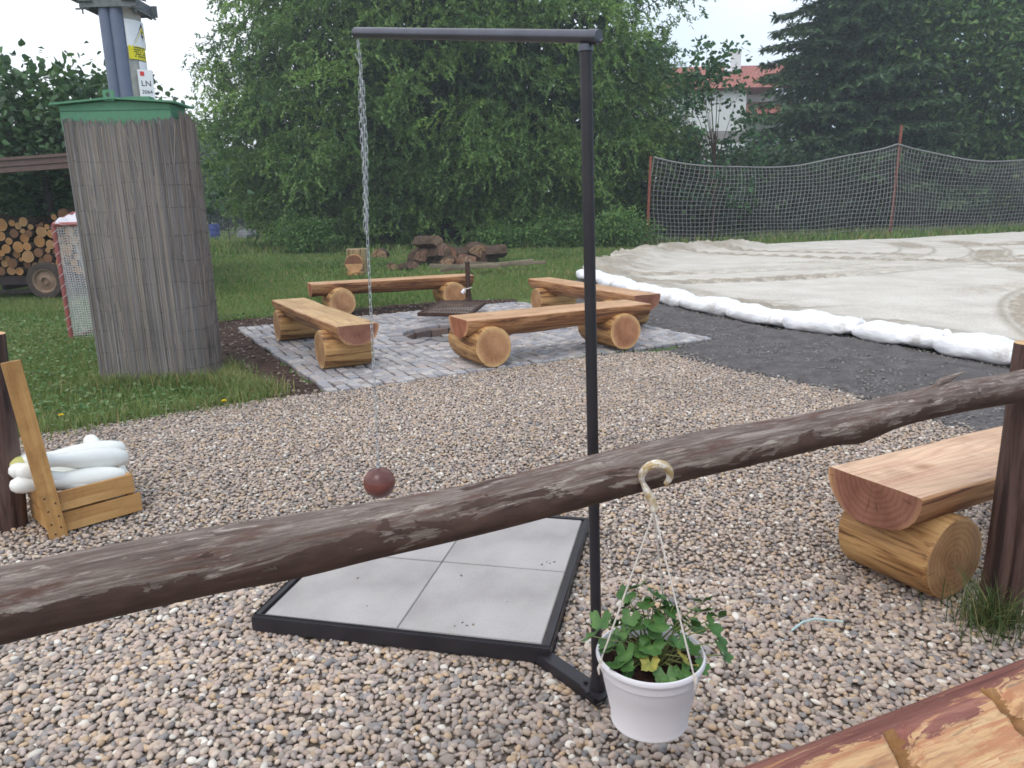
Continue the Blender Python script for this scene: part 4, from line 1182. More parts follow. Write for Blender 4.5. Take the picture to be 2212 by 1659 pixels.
sk = [((.43, .305, .255), (-.95, -.10, .12), 'uppermost and farthest back of the three lying on top', 0), ((.40, .200, .235), (-.90, -.30, .26), 'middle of the pile, head hanging out past the upright', 0),
      ((.350, .095, .176), (-.96, -.04, .18), 'nearest the front slat, resting against it', 0), ((.325, .085, .085), (-.85, .0, .50), 'lowest in front, its side showing behind the upright', 0),
      ((.34, .27, .105), (-.86, -.03, .44), 'at the back with a yellowed head', 1), ((_s @ ex, _s @ ey, _s[2]), (_d @ ex, _d @ ey, _d[2]), 'at the back, only its round head showing', 0), ((.33, .18, .08), (-.86, .02, .46), 'beneath the pile, mostly hidden', 0)]
SKM = MB(); SKM.lathe(prof, 32)
for (b0, h0, lb, yl) in sk:
    B = CO + ex * (b0[0] + .045) + ey * b0[1] + np.array([0, 0, b0[2]]); d = ex * h0[0] + ey * h0[1] + np.array([0, 0, h0[2]]); d /= np.linalg.norm(d)
    z_ax = Vector(d); q = z_ax.to_track_quat('Z', 'Y')
    o = SKM.build('skittle', M['white_paint'], loc=tuple(B), rot=q.to_euler(), smooth=60)
    if yl:
        cp = MB(); cp.lathe([(r + .0012, z) for r, z in prof[10:]], 32); cp.build('head_cap', M['yellow_paint'], o)
    o.scale = (.86, .86, .96)
    tag(o, 'white wooden skittle in the crate, ' + lb, 'skittle', 'white skittles in the crate')

# small litter on the gravel
p1, p2 = g(1710, 1362, .04), g(1822, 1343, .045)
pm_ = (p1 + p2) / 2 + np.array([0, .03, .01])
so_ = MB().tube([p1, (p1 + pm_) / 2 + [0, .008, .004], pm_, p2], [.0035, .004, .004, .003], 8).build('plastic_strip', M['stick'])
tag(so_, 'pale bluish plastic strip lying on the gravel left of the right fence post', 'strip')

# ------------------------------------------------------------------ reed-wrapped cabinet and the pole behind it
fl_, fr2 = g(222, 832)[:2], g(446, 826)[:2]
cdir = (fr2 - fl_) / np.linalg.norm(fr2 - fl_); cw = np.linalg.norm(fr2 - fl_)
cn = np.array([-cdir[1], cdir[0]])
def cz(u, v, z=0.0): p = fl_ + cdir * u + cn * v; return np.array([p[0], p[1], z])
REEDH = 2.225
screen = empty('reed_screen', tuple(cz(cw / 2, .25)), 0, 'grey weathered reed mat wrapped round a tall box on the grass', 'reed screen')
so3 = np.array(screen.location)
path = [cz(0, .52), cz(-.005, .30), cz(0, .0), cz(.25, -.012), cz(.5, .006), cz(cw - .14, -.01), cz(cw - .05, .015), cz(cw, .08), cz(cw + .015, .22), cz(cw - .02, .40), cz(cw - .04, .56)]
path = np.array(path)
seg = np.r_[0, np.cumsum(np.linalg.norm(np.diff(path, axis=0), axis=1))]
NR = 980
sarr = np.sort(rng.uniform(0, seg[-1], NR) * .3 + np.linspace(0, seg[-1], NR) * .7)
bx_ = np.interp(sarr, seg, path[:, 0]); by_ = np.interp(sarr, seg, path[:, 1])
tz_ = np.linspace(0, 1, 15)
frontness = np.clip((sarr - seg[2]) / (seg[6] - seg[2]), 0, 1)
htop = REEDH * (1 + rng.normal(0, .010, NR)) + .05 * (sarr > seg[7]) - .02 * np.sin(frontness * 3.1) - .03 * (rng.random(NR) < .15)
P = np.zeros((NR, 15, 3))
le = np.cumsum(rng.normal(0, .0007, (NR, 15)), 1) + rng.normal(0, .006, (NR, 1)) * (tz_ - .5)
P[..., 0] = bx_[:, None] + le * cdir[0] + rng.normal(0, .0022, (NR, 1)) + cn[0] * rng.uniform(-.004, .006, (NR, 1)) ; P[..., 1] = by_[:, None] + le * cdir[1] + cn[1] * rng.uniform(-.004, .006, (NR, 1))
P[..., 2] = htop[:, None] * tz_[None] - .01 * (1 - tz_[None])
P -= so3
V, F = tubes_np(P, rng.uniform(.0026, .0044, NR), 5)
pal = np.array([sr(*c)[:3] for c in ((146, 136, 131), (154, 144, 138), (138, 128, 125), (142, 136, 136), (162, 148, 134), (130, 122, 121), (150, 134, 122))])
c = pal[rng.integers(0, len(pal), NR)] * rng.uniform(.90, 1.06, (NR, 1))
warm = np.clip((sarr - seg[6]) / .1, 0, 1)[:, None]; c = c * (1 - .25 * warm) + np.array(sr(160, 126, 104)[:3]) * .35 * warm
c = np.repeat(c[:, None, :], 75, 1)
hz = (np.arange(75) // 5) / 14.0
blot = vnoise(np.repeat(sarr[:, None], 75, 1) * 3.1, np.repeat(hz[None], NR, 0) * 6, 4)[..., None]
finev = rng.random((NR, 15)).repeat(5, 1)[..., None]
c = c * (.60 + .24 * blot + .30 * finev) * np.array([.86, .91, .95])
big('reed_mat', V, F, M['reed'], c.reshape(-1, 3), smooth=True, parent=screen)
NFR = 420
_s = rng.uniform(seg[1], seg[-2], NFR); _z = rng.uniform(.05, REEDH - .35, NFR); _l = rng.uniform(.06, .42, NFR)
_p = np.stack([np.interp(_s, seg, path[:, 0]), np.interp(_s, seg, path[:, 1])], 1)
_cc = path.mean(0)[:2]; _p = _cc + (_p - _cc) * (1.010 + rng.uniform(0, .006, (NFR, 1)))
_t = np.linspace(0, 1, 4); _P = np.zeros((NFR, 4, 3)); _tl = rng.normal(0, .03, (NFR, 1))
_P[..., 0] = _p[:, :1] + _tl * cdir[0] * _t * _l[:, None] * 2; _P[..., 1] = _p[:, 1:] + _tl * cdir[1] * _t * _l[:, None] * 2; _P[..., 2] = _z[:, None] + _t * _l[:, None]
V, F = tubes_np(_P - so3, rng.uniform(.0018, .0036, NFR), 5)
_c = pal[rng.integers(0, len(pal), NFR)] * rng.choice([.55, .7, 1.05, 1.2], NFR)[:, None] * np.array([.9, .94, .95])
big('loose_reeds', V, F, M['reed'], np.repeat(_c, 20, 0), smooth=True, parent=screen)
bk = MB()
for i in range(len(path) - 1):                                   # dark backing where the reeds leave slits
    a, b = path[i] - so3, path[i + 1] - so3
    ins = -np.array([0, 0, 0]); cc = (path.mean(0) - so3); cc[2] = 0
    sh = lambda p: p + (cc - p) * .016
    a, b = sh(a), sh(b)
    bk.add([a, b, b + [0, 0, REEDH - .06], a + [0, 0, REEDH - .06]], [(0, 1, 2, 3)])
bk.build('inner_layer', m_simple('shaded_reed_layer', sr(112, 104, 100), .9, .1, .3, 30, .4), screen, smooth=0)
wm = MB()
for z in (.12, .30, .48, .66, .88, 1.10, 1.30, 1.52, 1.72, 1.90):
    pts = []
    for s in np.linspace(0, seg[-1], 70):
        p = np.array([np.interp(s, seg, path[:, 0]), np.interp(s, seg, path[:, 1]), z + .016 * math.sin(s * 5 + z * 9) + .008 * math.sin(s * 13 + z * 4) + rnd.gauss(0, .003)]) - so3
        q = np.array([p[0], p[1]]) - cc[:2]; p[:2] = cc[:2] + q * 1.018; pts.append(p)
    wm.tube(pts, .0021, 4)
wm.build('tie_wires', M['wire'], screen, smooth=60)

cab = empty('electric_cabinet', tuple(cz(cw / 2 - .03, .20)), math.atan2(cdir[1], cdir[0]), 'green plastic cabinet with shallow gabled lid showing above the reed mat', 'electric cabinet')
W_, D_, TOP = .91, .32, 2.365
cbm = MB(); cbm.box((-.02, .02, TOP / 2 - .02), (.78, .24, TOP - .04)); cbm.build('cabinet_body', M['green_box'], cab, bevel=.006)
gh = .034
bd_ = MB(); bd_.add([(-W_ / 2 - .01, -D_ / 2 - .004, TOP - .20), (W_ / 2 - .01, -D_ / 2 - .004, TOP - .20), (W_ / 2 - .01, -D_ / 2 - .004, TOP), (-.01, -D_ / 2 - .004, TOP + gh), (-W_ / 2 - .01, -D_ / 2 - .004, TOP),
                     (-W_ / 2 - .01, D_ / 2 + .004, TOP - .20), (W_ / 2 - .01, D_ / 2 + .004, TOP - .20), (W_ / 2 - .01, D_ / 2 + .004, TOP), (-.01, D_ / 2 + .004, TOP + gh), (-W_ / 2 - .01, D_ / 2 + .004, TOP)],
                    [(0, 1, 2, 3, 4), (9, 8, 7, 6, 5), (0, 4, 9, 5), (1, 6, 7, 2), (0, 5, 6, 1), (2, 7, 8, 3), (3, 8, 9, 4)])
bd_.build('gable_panel', M['green_box'], cab, bevel=.003)
ld = MB()
for sgn in (-1, 1):
    xo = sgn * (W_ / 2 + .055)
    y0, y1 = -D_ / 2 - .05, D_ / 2 + .05
    zt = TOP - gh * .06 / (W_ / 2)
    v = [(-.01, y0, TOP + gh + .004), (xo - .01, y0, zt + .004), (xo - .01, y1, zt + .004), (-.01, y1, TOP + gh + .004)]
    v += [(a, b, q + .016) for a, b, q in v]
    f = [(0, 1, 2, 3), (4, 7, 6, 5), (0, 4, 5, 1), (1, 5, 6, 2), (2, 6, 7, 3)]
    if sgn < 0: f = [tuple(reversed(q)) for q in f]
    ld.add(v, f)
ld.build('lid', M['green_box'], cab, bevel=.002)
sm = MB(); sm.box((-.01, -D_ / 2 - .0065, TOP - .045), (W_ - .01, .004, .003)); sm.build('lid_seam', m_simple('dark_green_seam', sr(60, 98, 78)), cab)
lg = MB(); n = 16; o4 = [(-.045, 0), (-.045, .075), (-.038, .085), (.038, .085), (.045, .075), (.045, 0)]
def lug(b, hole=.021, hz=.045, th=.012, y=-.20):
    out = []
    for k in range(24):
        a = 2 * math.pi * k / 24; dx, dz = math.cos(a), math.sin(a)
        t = min([.045 / abs(dx) if abs(dx) > 1e-6 else 9] + [(.04 if dz > 0 else .045) / abs(dz) if abs(dz) > 1e-6 else 9])
        out.append((dx * t, dz * t + hz))
    inn_ = [(hole * math.cos(2 * math.pi * k / 24), hole * math.sin(2 * math.pi * k / 24) + hz) for k in range(24)]
    V = [(x, y, z) for x, z in out] + [(x, y, z) for x, z in inn_] + [(x, y + th, z) for x, z in out] + [(x, y + th, z) for x, z in inn_]
    F = []
    for k in range(24):
        k2 = (k + 1) % 24
        F += [(k, k2, 24 + k2, 24 + k), (48 + k2, 48 + k, 72 + k, 72 + k2), (24 + k, 24 + k2, 72 + k2, 72 + k), (k2, k, 48 + k, 48 + k2)]
    b.add(V, F)
lug(lg); o = lg.build('lifting_lug', M['green_box'], cab, (-.03, 0, TOP + gh - .008))
MB().box((.13, .02, TOP + gh + .02), (.20, .10, .05)).build('lid_catch', M['green_box'], cab, bevel=.004)

PY = 7.42
pc0 = at(281, 190, PY)
px_base = pc0[0] + .0
pole = empty('utility_pole', (px_base, PY, 0), 0, 'grey concrete utility pole with blue-grey cover strip, clamp and warning signs', 'pole')
pp = MB(); pp.tube([(0, 0, -.1), (0, 0, 2.4), (0, 0, 7.5)], [.182, .170, .140], 40); pp.build('pole_shaft', M['concrete_pole'], pole)
for x in (-.052, .044):                                          # twin cable cover channels on the front
    cv = MB(); cv.tube([(0, 0, 1.2), (0, 0, 7.2)], [.056, .053], 24); cv.build('cable_cover', M['cover_grey'], pole, (x - .012, -.150, 0))
zc = at(265, 15, PY)[2]
cp = MB()
for y in (-.215, .20): cp.box((0, y, zc), (.50, .012, .10))
for sgn in (-1, 1):
    cp.box((sgn * .235, -.19, zc + .03), (.15, .12, .012), np.array(Matrix.Rotation(sgn * .28, 3, 'Y')))
    cp.box((sgn * .19, 0, zc - .01), (.012, .40, .12))
    cp.tube([(sgn * .13, -.235, zc), (sgn * .25, -.235, zc)], .008, 10)
    cp.tube([(sgn * .21, -.24, zc - .055), (sgn * .21, .24, zc - .055)], .009, 10)
    cp.tube([(sgn * .17, -.21, zc - .055), (sgn * .29, -.21, zc - .06)], .008, 8)
    cp.tube([(sgn * .235, -.20, zc - .03), (sgn * .235, -.20, zc - .10)], .007, 8)
cp.build('clamp', M['galv'], pole, bevel=.001)
def arcplate(zb, zt, a0, a1, r, mat, name, parent=pole, th=.003, n=8):
    V = []; 
    for rr in (r, r + th):
        for z in (zb, zt):
            for k in range(n + 1):
                a = a0 + (a1 - a0) * k / n; V.append((rr * math.cos(a), rr * math.sin(a), z))
    m = n + 1; F = []
    for k in range(n):
        F += [(k + 1, k, m + k, m + k + 1), (2 * m + k, 2 * m + k + 1, 3 * m + k + 1, 3 * m + k), (k, k + 1, 2 * m + k + 1, 2 * m + k), (m + k + 1, m + k, 3 * m + k, 3 * m + k + 1)]
    F += [(0, m, 3 * m, 2 * m)[::-1], (n, m + n, 3 * m + n, 2 * m + n)]
    return MB().add(V, F).build(name, mat, parent, smooth=60)
D2 = math.radians
z1, z2, z3, z4, z5, z6 = [at(300, y, PY)[2] for y in (53, 100, 104, 133, 157, 207)]
ws = arcplate(z2 - .03, z1 + .02, D2(-58), D2(25), .1745, M['sign_white'], 'warning_sign')
def tri(parent, zb, zt, r, a0, a1, mat, name, k=0.0):
    am = (a0 + a1) / 2; V = []; n = 10
    for i in range(n + 1):
        t = i / n; z = zb + (zt - zb) * t; hw = (a1 - a0) / 2 * (1 - t)
        V += [(r * math.cos(am - hw), r * math.sin(am - hw), z), (r * math.cos(am + hw), r * math.sin(am + hw), z)]
    return MB().add(V, [(2 * i, 2 * i + 1, 2 * i + 3, 2 * i + 2) for i in range(n)]).build(name, mat, parent)
tri(ws, z2 - .012, z1 + .005, .1785, D2(-42), D2(34), M['sign_black'], 'triangle_border')
tri(ws, z2 - .002, z1 - .025, .1795, D2(-36), D2(28), M['sign_yellow'], 'yellow_triangle')
bolt = MB(); zm = (z1 + z2) / 2 - .02
def cyl(a, z, r=.1805): return (r * math.cos(D2(a + 10)), r * math.sin(D2(a + 10)), z)
bolt.add([cyl(-16, zm + .05), cyl(-12, zm + .05), cyl(-14, zm + .01), cyl(-8, zm + .012), cyl(-16, zm - .05), cyl(-14, zm - .005), cyl(-20, zm - .003)], [(0, 6, 5, 2), (0, 2, 1), (2, 5, 3), (5, 4, 3)])
bolt.build('lightning_mark', M['sign_black'], ws, smooth=0)
yl = arcplate(z4, z3, D2(-56), D2(4), .1745, M['sign_yellow'], 'yellow_notice')
tl = MB()
for k, (wd_) in enumerate((.30, .42, .38, .42, .28)):            # rows of small print, too small to read in the photo
    z = z3 - (z3 - z4) * (k + .9) / 6.0
    for q in range(9):
        if rnd.random() < .85:
            a = -52 + 42 * (q / 9.0) + (0.5 - wd_) * 10
            tl.add([cyl(a, z, .1785), cyl(a + 3.6, z, .1785), cyl(a + 3.6, z + .010, .1785), cyl(a, z + .010, .1785)], [(0, 1, 2, 3)])
tl.build('small_print', M['sign_black'], yl, smooth=0)
arcplate(z5 + .008, z4 - .012, D2(-30), D2(4), .1735, M['sign_white'], 'blank_sticker')
nrm_a = D2(-62)
_pp = at(316, 180, PY - .11)
pl2 = empty('number_plate', (_pp[0] - px_base, -.11, (z5 + z6) / 2)); pl2.parent = pole
pl2.rotation_euler = (0, 0, nrm_a + math.pi / 2)
hgt = z5 - z6 + .05; 
MB().box((0, 0, -.02), (.125, .004, hgt)).build('plate', M['sign_white'], pl2, bevel=.001)
MB().box((-.025, -.0035, hgt * .28), (.034, .002, .038)).build('red_square', M['sign_red'], pl2)
def text(body, size, mat, parent, loc_, rot, name='lettering', ext=.0006):
    cu = bpy.data.curves.new(name, 'FONT'); cu.body = body; cu.size = size; cu.extrude = ext; cu.align_x = 'CENTER'
    tmp = bpy.data.objects.new('tmp_text', cu); COL.objects.link(tmp)
    dg = bpy.context.evaluated_depsgraph_get(); me = bpy.data.meshes.new_from_object(tmp.evaluated_get(dg))
    bpy.data.objects.remove(tmp); me.materials.clear(); me.materials.append(mat)
    return link(name, me, parent, loc_, rot)
text('LN', .068, M['sign_black'], pl2, (0, -.0032, -.035), (math.pi / 2, 0, 0))
text('2064', .045, M['sign_black'], pl2, (.0, -.0032, -.100), (math.pi / 2, 0, 0))

# ------------------------------------------------------------------ log trailer, shelter, goal at the left
TY = 14.0
tl0, tl1 = at(-120, 590, TY)[0], at(262, 590, TY)[0]
wc = at(108, 617, TY)
trailer = empty('log_trailer', (wc[0], TY, 0), 0, 'dark flat trailer on a dusty wheel, loaded with a stack of firewood logs', 'trailer')
wr_ = wc[2] if .25 < wc[2] < .45 else .34
zdk = at(100, 590, TY)[2] - .03
fr_m = MB()
fr_m.box(((tl0 + tl1) / 2 - wc[0], .75, zdk - .04), (tl1 - tl0, 1.55, .05))
fr_m.box(((tl0 + tl1) / 2 - wc[0], .0, zdk - .11), (tl1 - tl0, .06, .12))
fr_m.box(((tl0 + tl1) / 2 - wc[0] - .7, .02, zdk - .30), (tl1 - tl0 - .9, .05, .06))
fr_m.box((-.9, .75, zdk - .22), (.06, 1.4, .10)); fr_m.box((.0, .75, wr_), (.07, 1.5, .07))
fr_m.build('trailer_frame', M['trailer'], trailer, bevel=.005)
for y in (-.06, 1.52):
    wh = empty('wheel', (0, y, wr_)); wh.parent = trailer
    RX = np.array(Matrix.Rotation(math.pi / 2, 3, 'X'))
    t = MB(); t.lathe([(wr_ * .62, -.085), (wr_ * .80, -.098), (wr_ * .95, -.09), (wr_, -.06), (wr_ * 1.0, .06), (wr_ * .95, .09), (wr_ * .80, .098), (wr_ * .62, .085)], 40, R=RX); t.build('tyre', M['tyre'], wh, smooth=50)
    t = MB(); t.lathe([(.001, .03), (.06, .035), (.065, .075), (wr_ * .30, .05), (wr_ * .52, .035), (wr_ * .58, .08), (wr_ * .64, .088), (wr_ * .64, -.088), (wr_ * .5, -.03), (.001, -.03)], 32, R=RX); t.build('rim', M['rim'], wh, smooth=40)
# logs lying across the trailer, ends to the viewer
endm = [m_end('firewood_end_%s' % n, sr(*c), sr(*d), 1, 30, radius=.09) for n, c, d in (('tan', (172, 134, 94), (182, 150, 108)), ('orange', (180, 132, 84), (188, 148, 100)), ('brown', (128, 92, 66), (110, 80, 62)))]
logvar = []
for i in range(9):
    V, F, MI = leg_mesh(.085, 1.25, 100 + i)
    b = MB(); b.V, b.F, b.M = V, F, MI
    o = b.build('firewood_log', [M['bark'], endm[i % 3]], smooth=45)
    logvar.append(o)
xr0, xr1 = tl0 + .05, tl1 - .05
rws, zz = [], zdk
used_first = set()
lx_list = []
ztop = lambda x: at(100, 440, TY)[2] + .22 * math.sin((x - xr0) * 2.2 + .6) + .10 * math.sin(x * 5.3)
placed = []
tries = 0
# pack circles from below
def drop(x, r):
    z = zdk + r
    for (a, b, q) in placed:
        if abs(a - x) < q + r:
            z = max(z, b + math.sqrt(max(0, (q + r) ** 2 - (a - x) ** 2)) * .985)
    return z
fails = 0
while fails < 60 and len(placed) < 170:
    r = max(.04, min(.115, rnd.gauss(.074, .020)))
    best = min(((drop(x, r), x) for x in [rnd.uniform(xr0 + r, xr1 - r) for _ in range(24)]))
    if best[0] + r > ztop(best[1]): fails += 1; continue
    placed.append((best[1], best[0], r))
for i, (x, z, r) in enumerate(placed):
    p = logvar[i % 9]
    if i < 9: o = p
    else: o = p.copy(); COL.objects.link(o)
    s = r / .085
    o.location = (x, TY + .62 + rnd.uniform(-.07, .07), z); o.scale = (s, 1, s); o.rotation_euler = (0, rnd.uniform(0, 6.28), rnd.gauss(0, .015))
    tag(o, 'cut firewood log in the stack on the trailer, pale round end facing forward', 'log', 'firewood logs stacked on the trailer')

sh = empty('wood_shelter', (at(60, 600, 13.4)[0], 13.4, 0), 0, 'low open shelter with dark brown metal roof edge above the log stack', 'shelter')
sx0, sx1 = at(-200, 340, 13.4)[0] - sh.location[0], at(300, 335, 13.4)[0] - sh.location[0]
zL, zR = at(0, 352, 13.4)[2], at(140, 342, 13.4)[2]
slope = (zR - zL) / (at(140, 342, 13.4)[0] - at(0, 352, 13.4)[0])
zat = lambda x: zL + slope * (x + sh.location[0] - at(0, 352, 13.4)[0])
b = MB()
Rr = np.array(Matrix.Rotation(-math.atan(slope), 3, 'Y'))
xm = (sx0 + sx1) / 2
b.box((xm, -.02, zat(xm) + .055), (sx1 - sx0, .05, .05), Rr); b.box((xm, .0, zat(xm) - .02), (sx1 - sx0, .03, .10), Rr); b.box((xm, .03, zat(xm) - .12), (sx1 - sx0, .05, .09), Rr)
b.build('roof_edge', M['roof_sheet'], sh, bevel=.004)
b = MB(); b.box((xm, 1.2, zat(xm) + .05 + .0), (sx1 - sx0, 2.38, .03), Rr); b.build('roof_sheet', M['roof_sheet'], sh)
for xx in (at(-70, 400, 13.4)[0] - sh.location[0], sx1 - .05):
    for yy in (.08, 2.3): MB().box((xx, yy, (zat(xx) - .1) / 2), (.10, .10, zat(xx) - .1)).build('post', M['trailer'], sh, bevel=.004)

GO = g(155, 735); gx, gy = GO[0], GO[1]
goal = empty('hockey_goal', (gx, gy, 0), 0, 'small hockey goal of faded red tube with white net, behind the wrapped box', 'goal')
gw = np.array([1.30, .10, 0]); gd = np.array([-.10, .62, .125]); gd0 = np.array([-.05, .62, 0]); gu = np.array([0, 0, 1.36])
A0, B0 = np.zeros(3), gw
for nm, pts, r in (('post', [A0, A0 + gu], .026), ('post', [B0, B0 + gu], .026), ('crossbar', [A0 + gu, B0 + gu], .026), ('top_tube', [A0 + gu, A0 + gu + gd, B0 + gu + gd, B0 + gu], .022),
                   ('base_tube', [A0, A0 + gd0 * 1.5, B0 + gd0 * 1.5, B0], .022)):
    MB().tube([p + np.array([0, 0, .026]) for p in pts], r, 14).build(nm, M['goal_red'], goal, smooth=50)
def netpatch(p00, p10, p11, p01, nu, nv, r, sag=0.0, ph=0):
    L = []
    S = lambda s, t: (p00 * (1 - s) * (1 - t) + p10 * s * (1 - t) + p11 * s * t + p01 * (1 - s) * t) + np.array([.018 * math.sin(9 * s + 4 * t + ph), .04 * math.sin(3.1 * s) * math.sin(3.1 * t), -sag * math.sin(math.pi * s) * math.sin(math.pi * t) + .012 * math.sin(7 * s + 5 * t)])
    m = 24
    for i in range(nu + 1): L.append([S(i / nu, t) for t in np.linspace(0, 1, m)])
    for j in range(nv + 1): L.append([S(s, j / nv) for s in np.linspace(0, 1, m)])
    return L
NL = []
up = np.array([0, 0, .03])
NL += netpatch(A0 + up, B0 + up, B0 + gu, A0 + gu, 44, 46, 0, ph=.4)
NL += netpatch(A0 + up, A0 + gd0 * 1.5 + up, A0 + gd + gu, A0 + gu, 24, 46, 0, ph=0)
NL += netpatch(A0 + gd0 * 1.5 + up, B0 + gd0 * 1.5 + up, B0 + gd + gu, A0 + gd + gu, 44, 46, 0, ph=2)
V, F = tubes_np(np.array(NL), .0021, 3)
big('net', V, F, M['net_white'], parent=goal)
# bunched net rolled over the top tubes and the left post
bn = []
for q in range(70):
    s0 = rnd.uniform(0, .8); s1 = min(1.0, s0 + rnd.uniform(.15, .5)); o_y = rnd.uniform(0, 1)
    bn.append([A0 + gu + gw * s + gd * o_y + np.array([rnd.gauss(0, .012), rnd.gauss(0, .012), .05 + .02 * rnd.random() - .05 * math.sin(math.pi * (s - s0) / (s1 - s0)) * rnd.random()]) for s in np.linspace(s0, s1, 8)])
MB().tube([A0 + np.array([.030 * math.cos(q * .8), .030 * math.sin(q * .8), .05 + 1.3 * q / 80]) for q in range(81)], .0028, 5).build('net_lacing', M['net_white'], goal)
cl_m = []                                                        # the white cloth-like bundle of net on the roof of the goal
nu, nv = 40, 16
Vc = []
for i in range(nu + 1):
    for j in range(nv + 1):
        s, t = i / nu, j / nv
        p = A0 + gu + gw * s + gd * t
        z = .055 - .045 * math.sin(math.pi * s) * math.sin(math.pi * t) + .018 * math.sin(23 * s + 5 * t) * math.sin(9 * t + 2 * s) + .012 * math.sin(41 * s + 3 * t)
        if j == 0: z -= .03
        if i == 0: z -= .05; 
        Vc.append(p + np.array([-.03 if i == 0 else 0, -.03 if j == 0 else 0, z]))
I = np.arange((nu + 1) * (nv + 1)).reshape(nu + 1, nv + 1)
F = np.stack([I[:-1, :-1], I[1:, :-1], I[1:, 1:], I[:-1, 1:]], -1).reshape(-1, 4)
big('net_bundle', np.array(Vc), F, m_simple('bunched_white_net', sr(214, 210, 216), .9, .1, .1, 60, .8, .01), smooth=True, parent=goal)

# ------------------------------------------------------------------ sandbags along the sand
ends = BAGS
SBG = 'white sandbags edging the sand'
names = ['nearest sandbag of the white row, running out of the picture on the right', 'white sandbag just left of the right fence post, first fully seen', 'second full white sandbag from the right fence post', 'plump white sandbag in the middle of the row, torn flap at its end',
         'white sandbag left of the middle of the row', 'lower white sandbag of the row, fourth from the benches', 'white sandbag third from the benches end of the row', 'white sandbag just right of the bench ends', 'white sandbag behind the bench, right of the black pole', 'farthest white sandbag, behind the black pole']
for i in range(len(ends) - 1):
    a, b = np.array(ends[i][:2]), np.array(ends[i + 1][:2])
    mid = (a + b) / 2; d = b - a; L = np.linalg.norm(d) * 1.08; ang = math.atan2(d[1], d[0])
    nn_ = np.array([d[1], -d[0]]) / np.linalg.norm(d)              # towards the sand
    if nn_[0] < 0: nn_ = -nn_
    wv, hv = .22 + .03 * rnd.random(), .20 + .03 * rnd.random()
    nu, nv = 40, 28; V = []
    ph = [rnd.uniform(0, 6.28) for _ in range(5)]
    for iu in range(nu + 1):
        s = -1 + 2 * iu / nu
        pr = max(.0, 1 - abs(s) ** 4.6) ** .5
        if iu in (0, nu): pr = .10
        for k in range(nv):
            a_ = 2 * math.pi * k / nv
            cy, cz_ = math.cos(a_), math.sin(a_)
            y = wv * (abs(cy) ** .8) * (1 if cy > 0 else -1) * (.35 + .65 * pr)
            z = hv / 2 * (abs(cz_) ** .75) * (1 if cz_ > 0 else -1) * pr * (1 + .14 * math.sin(s * 3 + ph[0]))
            if z < 0: z *= .85
            wr2 = .007 * math.sin(17 * s + 3 * a_ + ph[1]) * math.sin(5 * a_ + ph[2]) + .006 * math.sin(29 * s + 2 * a_ + ph[3]) * abs(s) ** 2
            wr2 += .012 * math.sin(5 * s + 2 * a_ + ph[4])
            V.append((s * L / 2, y * (1 + wr2 * 3), z + wr2 + hv * .46))
    F = [(iu * nv + k, iu * nv + (k + 1) % nv, (iu + 1) * nv + (k + 1) % nv, (iu + 1) * nv + k) for iu in range(nu) for k in range(nv)]
    F += [tuple(range(nv)), tuple(range(nu * nv, (nu + 1) * nv))[::-1]]
    o = raw('sandbag', V, F, [0] * len(F), [M['sack']], None, (mid[0] + nn_[0] * .17, mid[1] + nn_[1] * .17, .006), 70)
    o.rotation_euler = (0, rnd.gauss(0, .015), ang + rnd.gauss(0, .02))
    tag(o, names[i], 'sandbag', SBG)
    x0 = -L / 2
    fl2 = MB(); fl2.tube([(x0 + .06, .05, .13), (x0 + .02, .055, .165), (x0 - .01, .06, .185), (x0 - .03, .05 + .02 * rnd.random(), .20)], [.05, .018, .022, .040], 12)
    fl2.build('sack_mouth', M['sack'], o, smooth=80)

# ------------------------------------------------------------------ haze volume added to veil and lift the dark far trees
hz_ = MB().box((0, 100, 13.5), (470, 350, 29)).build('haze', [], smooth=0)
hm = bpy.data.materials.new('added_haze'); hm.use_nodes = True; hm.node_tree.nodes.clear()
ho = hm.node_tree.nodes.new('ShaderNodeOutputMaterial'); hv = hm.node_tree.nodes.new('ShaderNodeVolumePrincipled')
hv.inputs['Color'].default_value = (.86, .93, 1.0, 1); hv.inputs['Density'].default_value = .0021; hv.inputs['Anisotropy'].default_value = .2
hm.node_tree.links.new(hv.outputs[0], ho.inputs['Volume'])
hz_.data.materials.append(hm)
tag(hz_, kind='stuff')

# ------------------------------------------------------------------ iron grate on its post by the pit
gp_ = at(1012, 640, 11.12)
grill = empty('fire_grill', (gp_[0], 11.12, .0), 0, 'rusty fire grate on an iron post at the back of the paving', 'grill')
zt = at(1012, 566, 11.12)[2]
b = MB(); b.tube([(0, 0, -.02), (0, 0, zt)], .036, 20); b.tube([(0, 0, zt - .012), (0, 0, zt + .004)], .040, 20); b.build('post', M['rust'], grill, smooth=50)
GC = [g(px, py, .16) for px, py in ((905, 679), (1013, 681), (1048, 653.5), (956, 652))]
Gm = np.array(GC) - np.array(grill.location)
b = MB()
for k in range(4):
    p, q = Gm[k], Gm[(k + 1) % 4]; L = np.linalg.norm(q - p)
    b.box((p + q) / 2, (L + .03, .035, .045), rotz(math.atan2(q[1] - p[1], q[0] - p[0])))
b.tube([Gm[2] * .45 + Gm[3] * .55, (0, 0, .16)], .02, 10); b.tube([(0, 0, .12), (0, 0, .24)], .046, 18)
b.build('grate_frame', M['rust'], grill, bevel=.003)
bars = []
for k in range(1, 17):
    t = k / 17; bars.append([Gm[0] * (1 - t) + Gm[1] * t + [0, 0, .01], Gm[3] * (1 - t) + Gm[2] * t + [0, 0, .01]])
for t in (.33, .66): bars.append([Gm[0] * (1 - t) + Gm[3] * t - [0, 0, .004], Gm[1] * (1 - t) + Gm[2] * t - [0, 0, .004]])
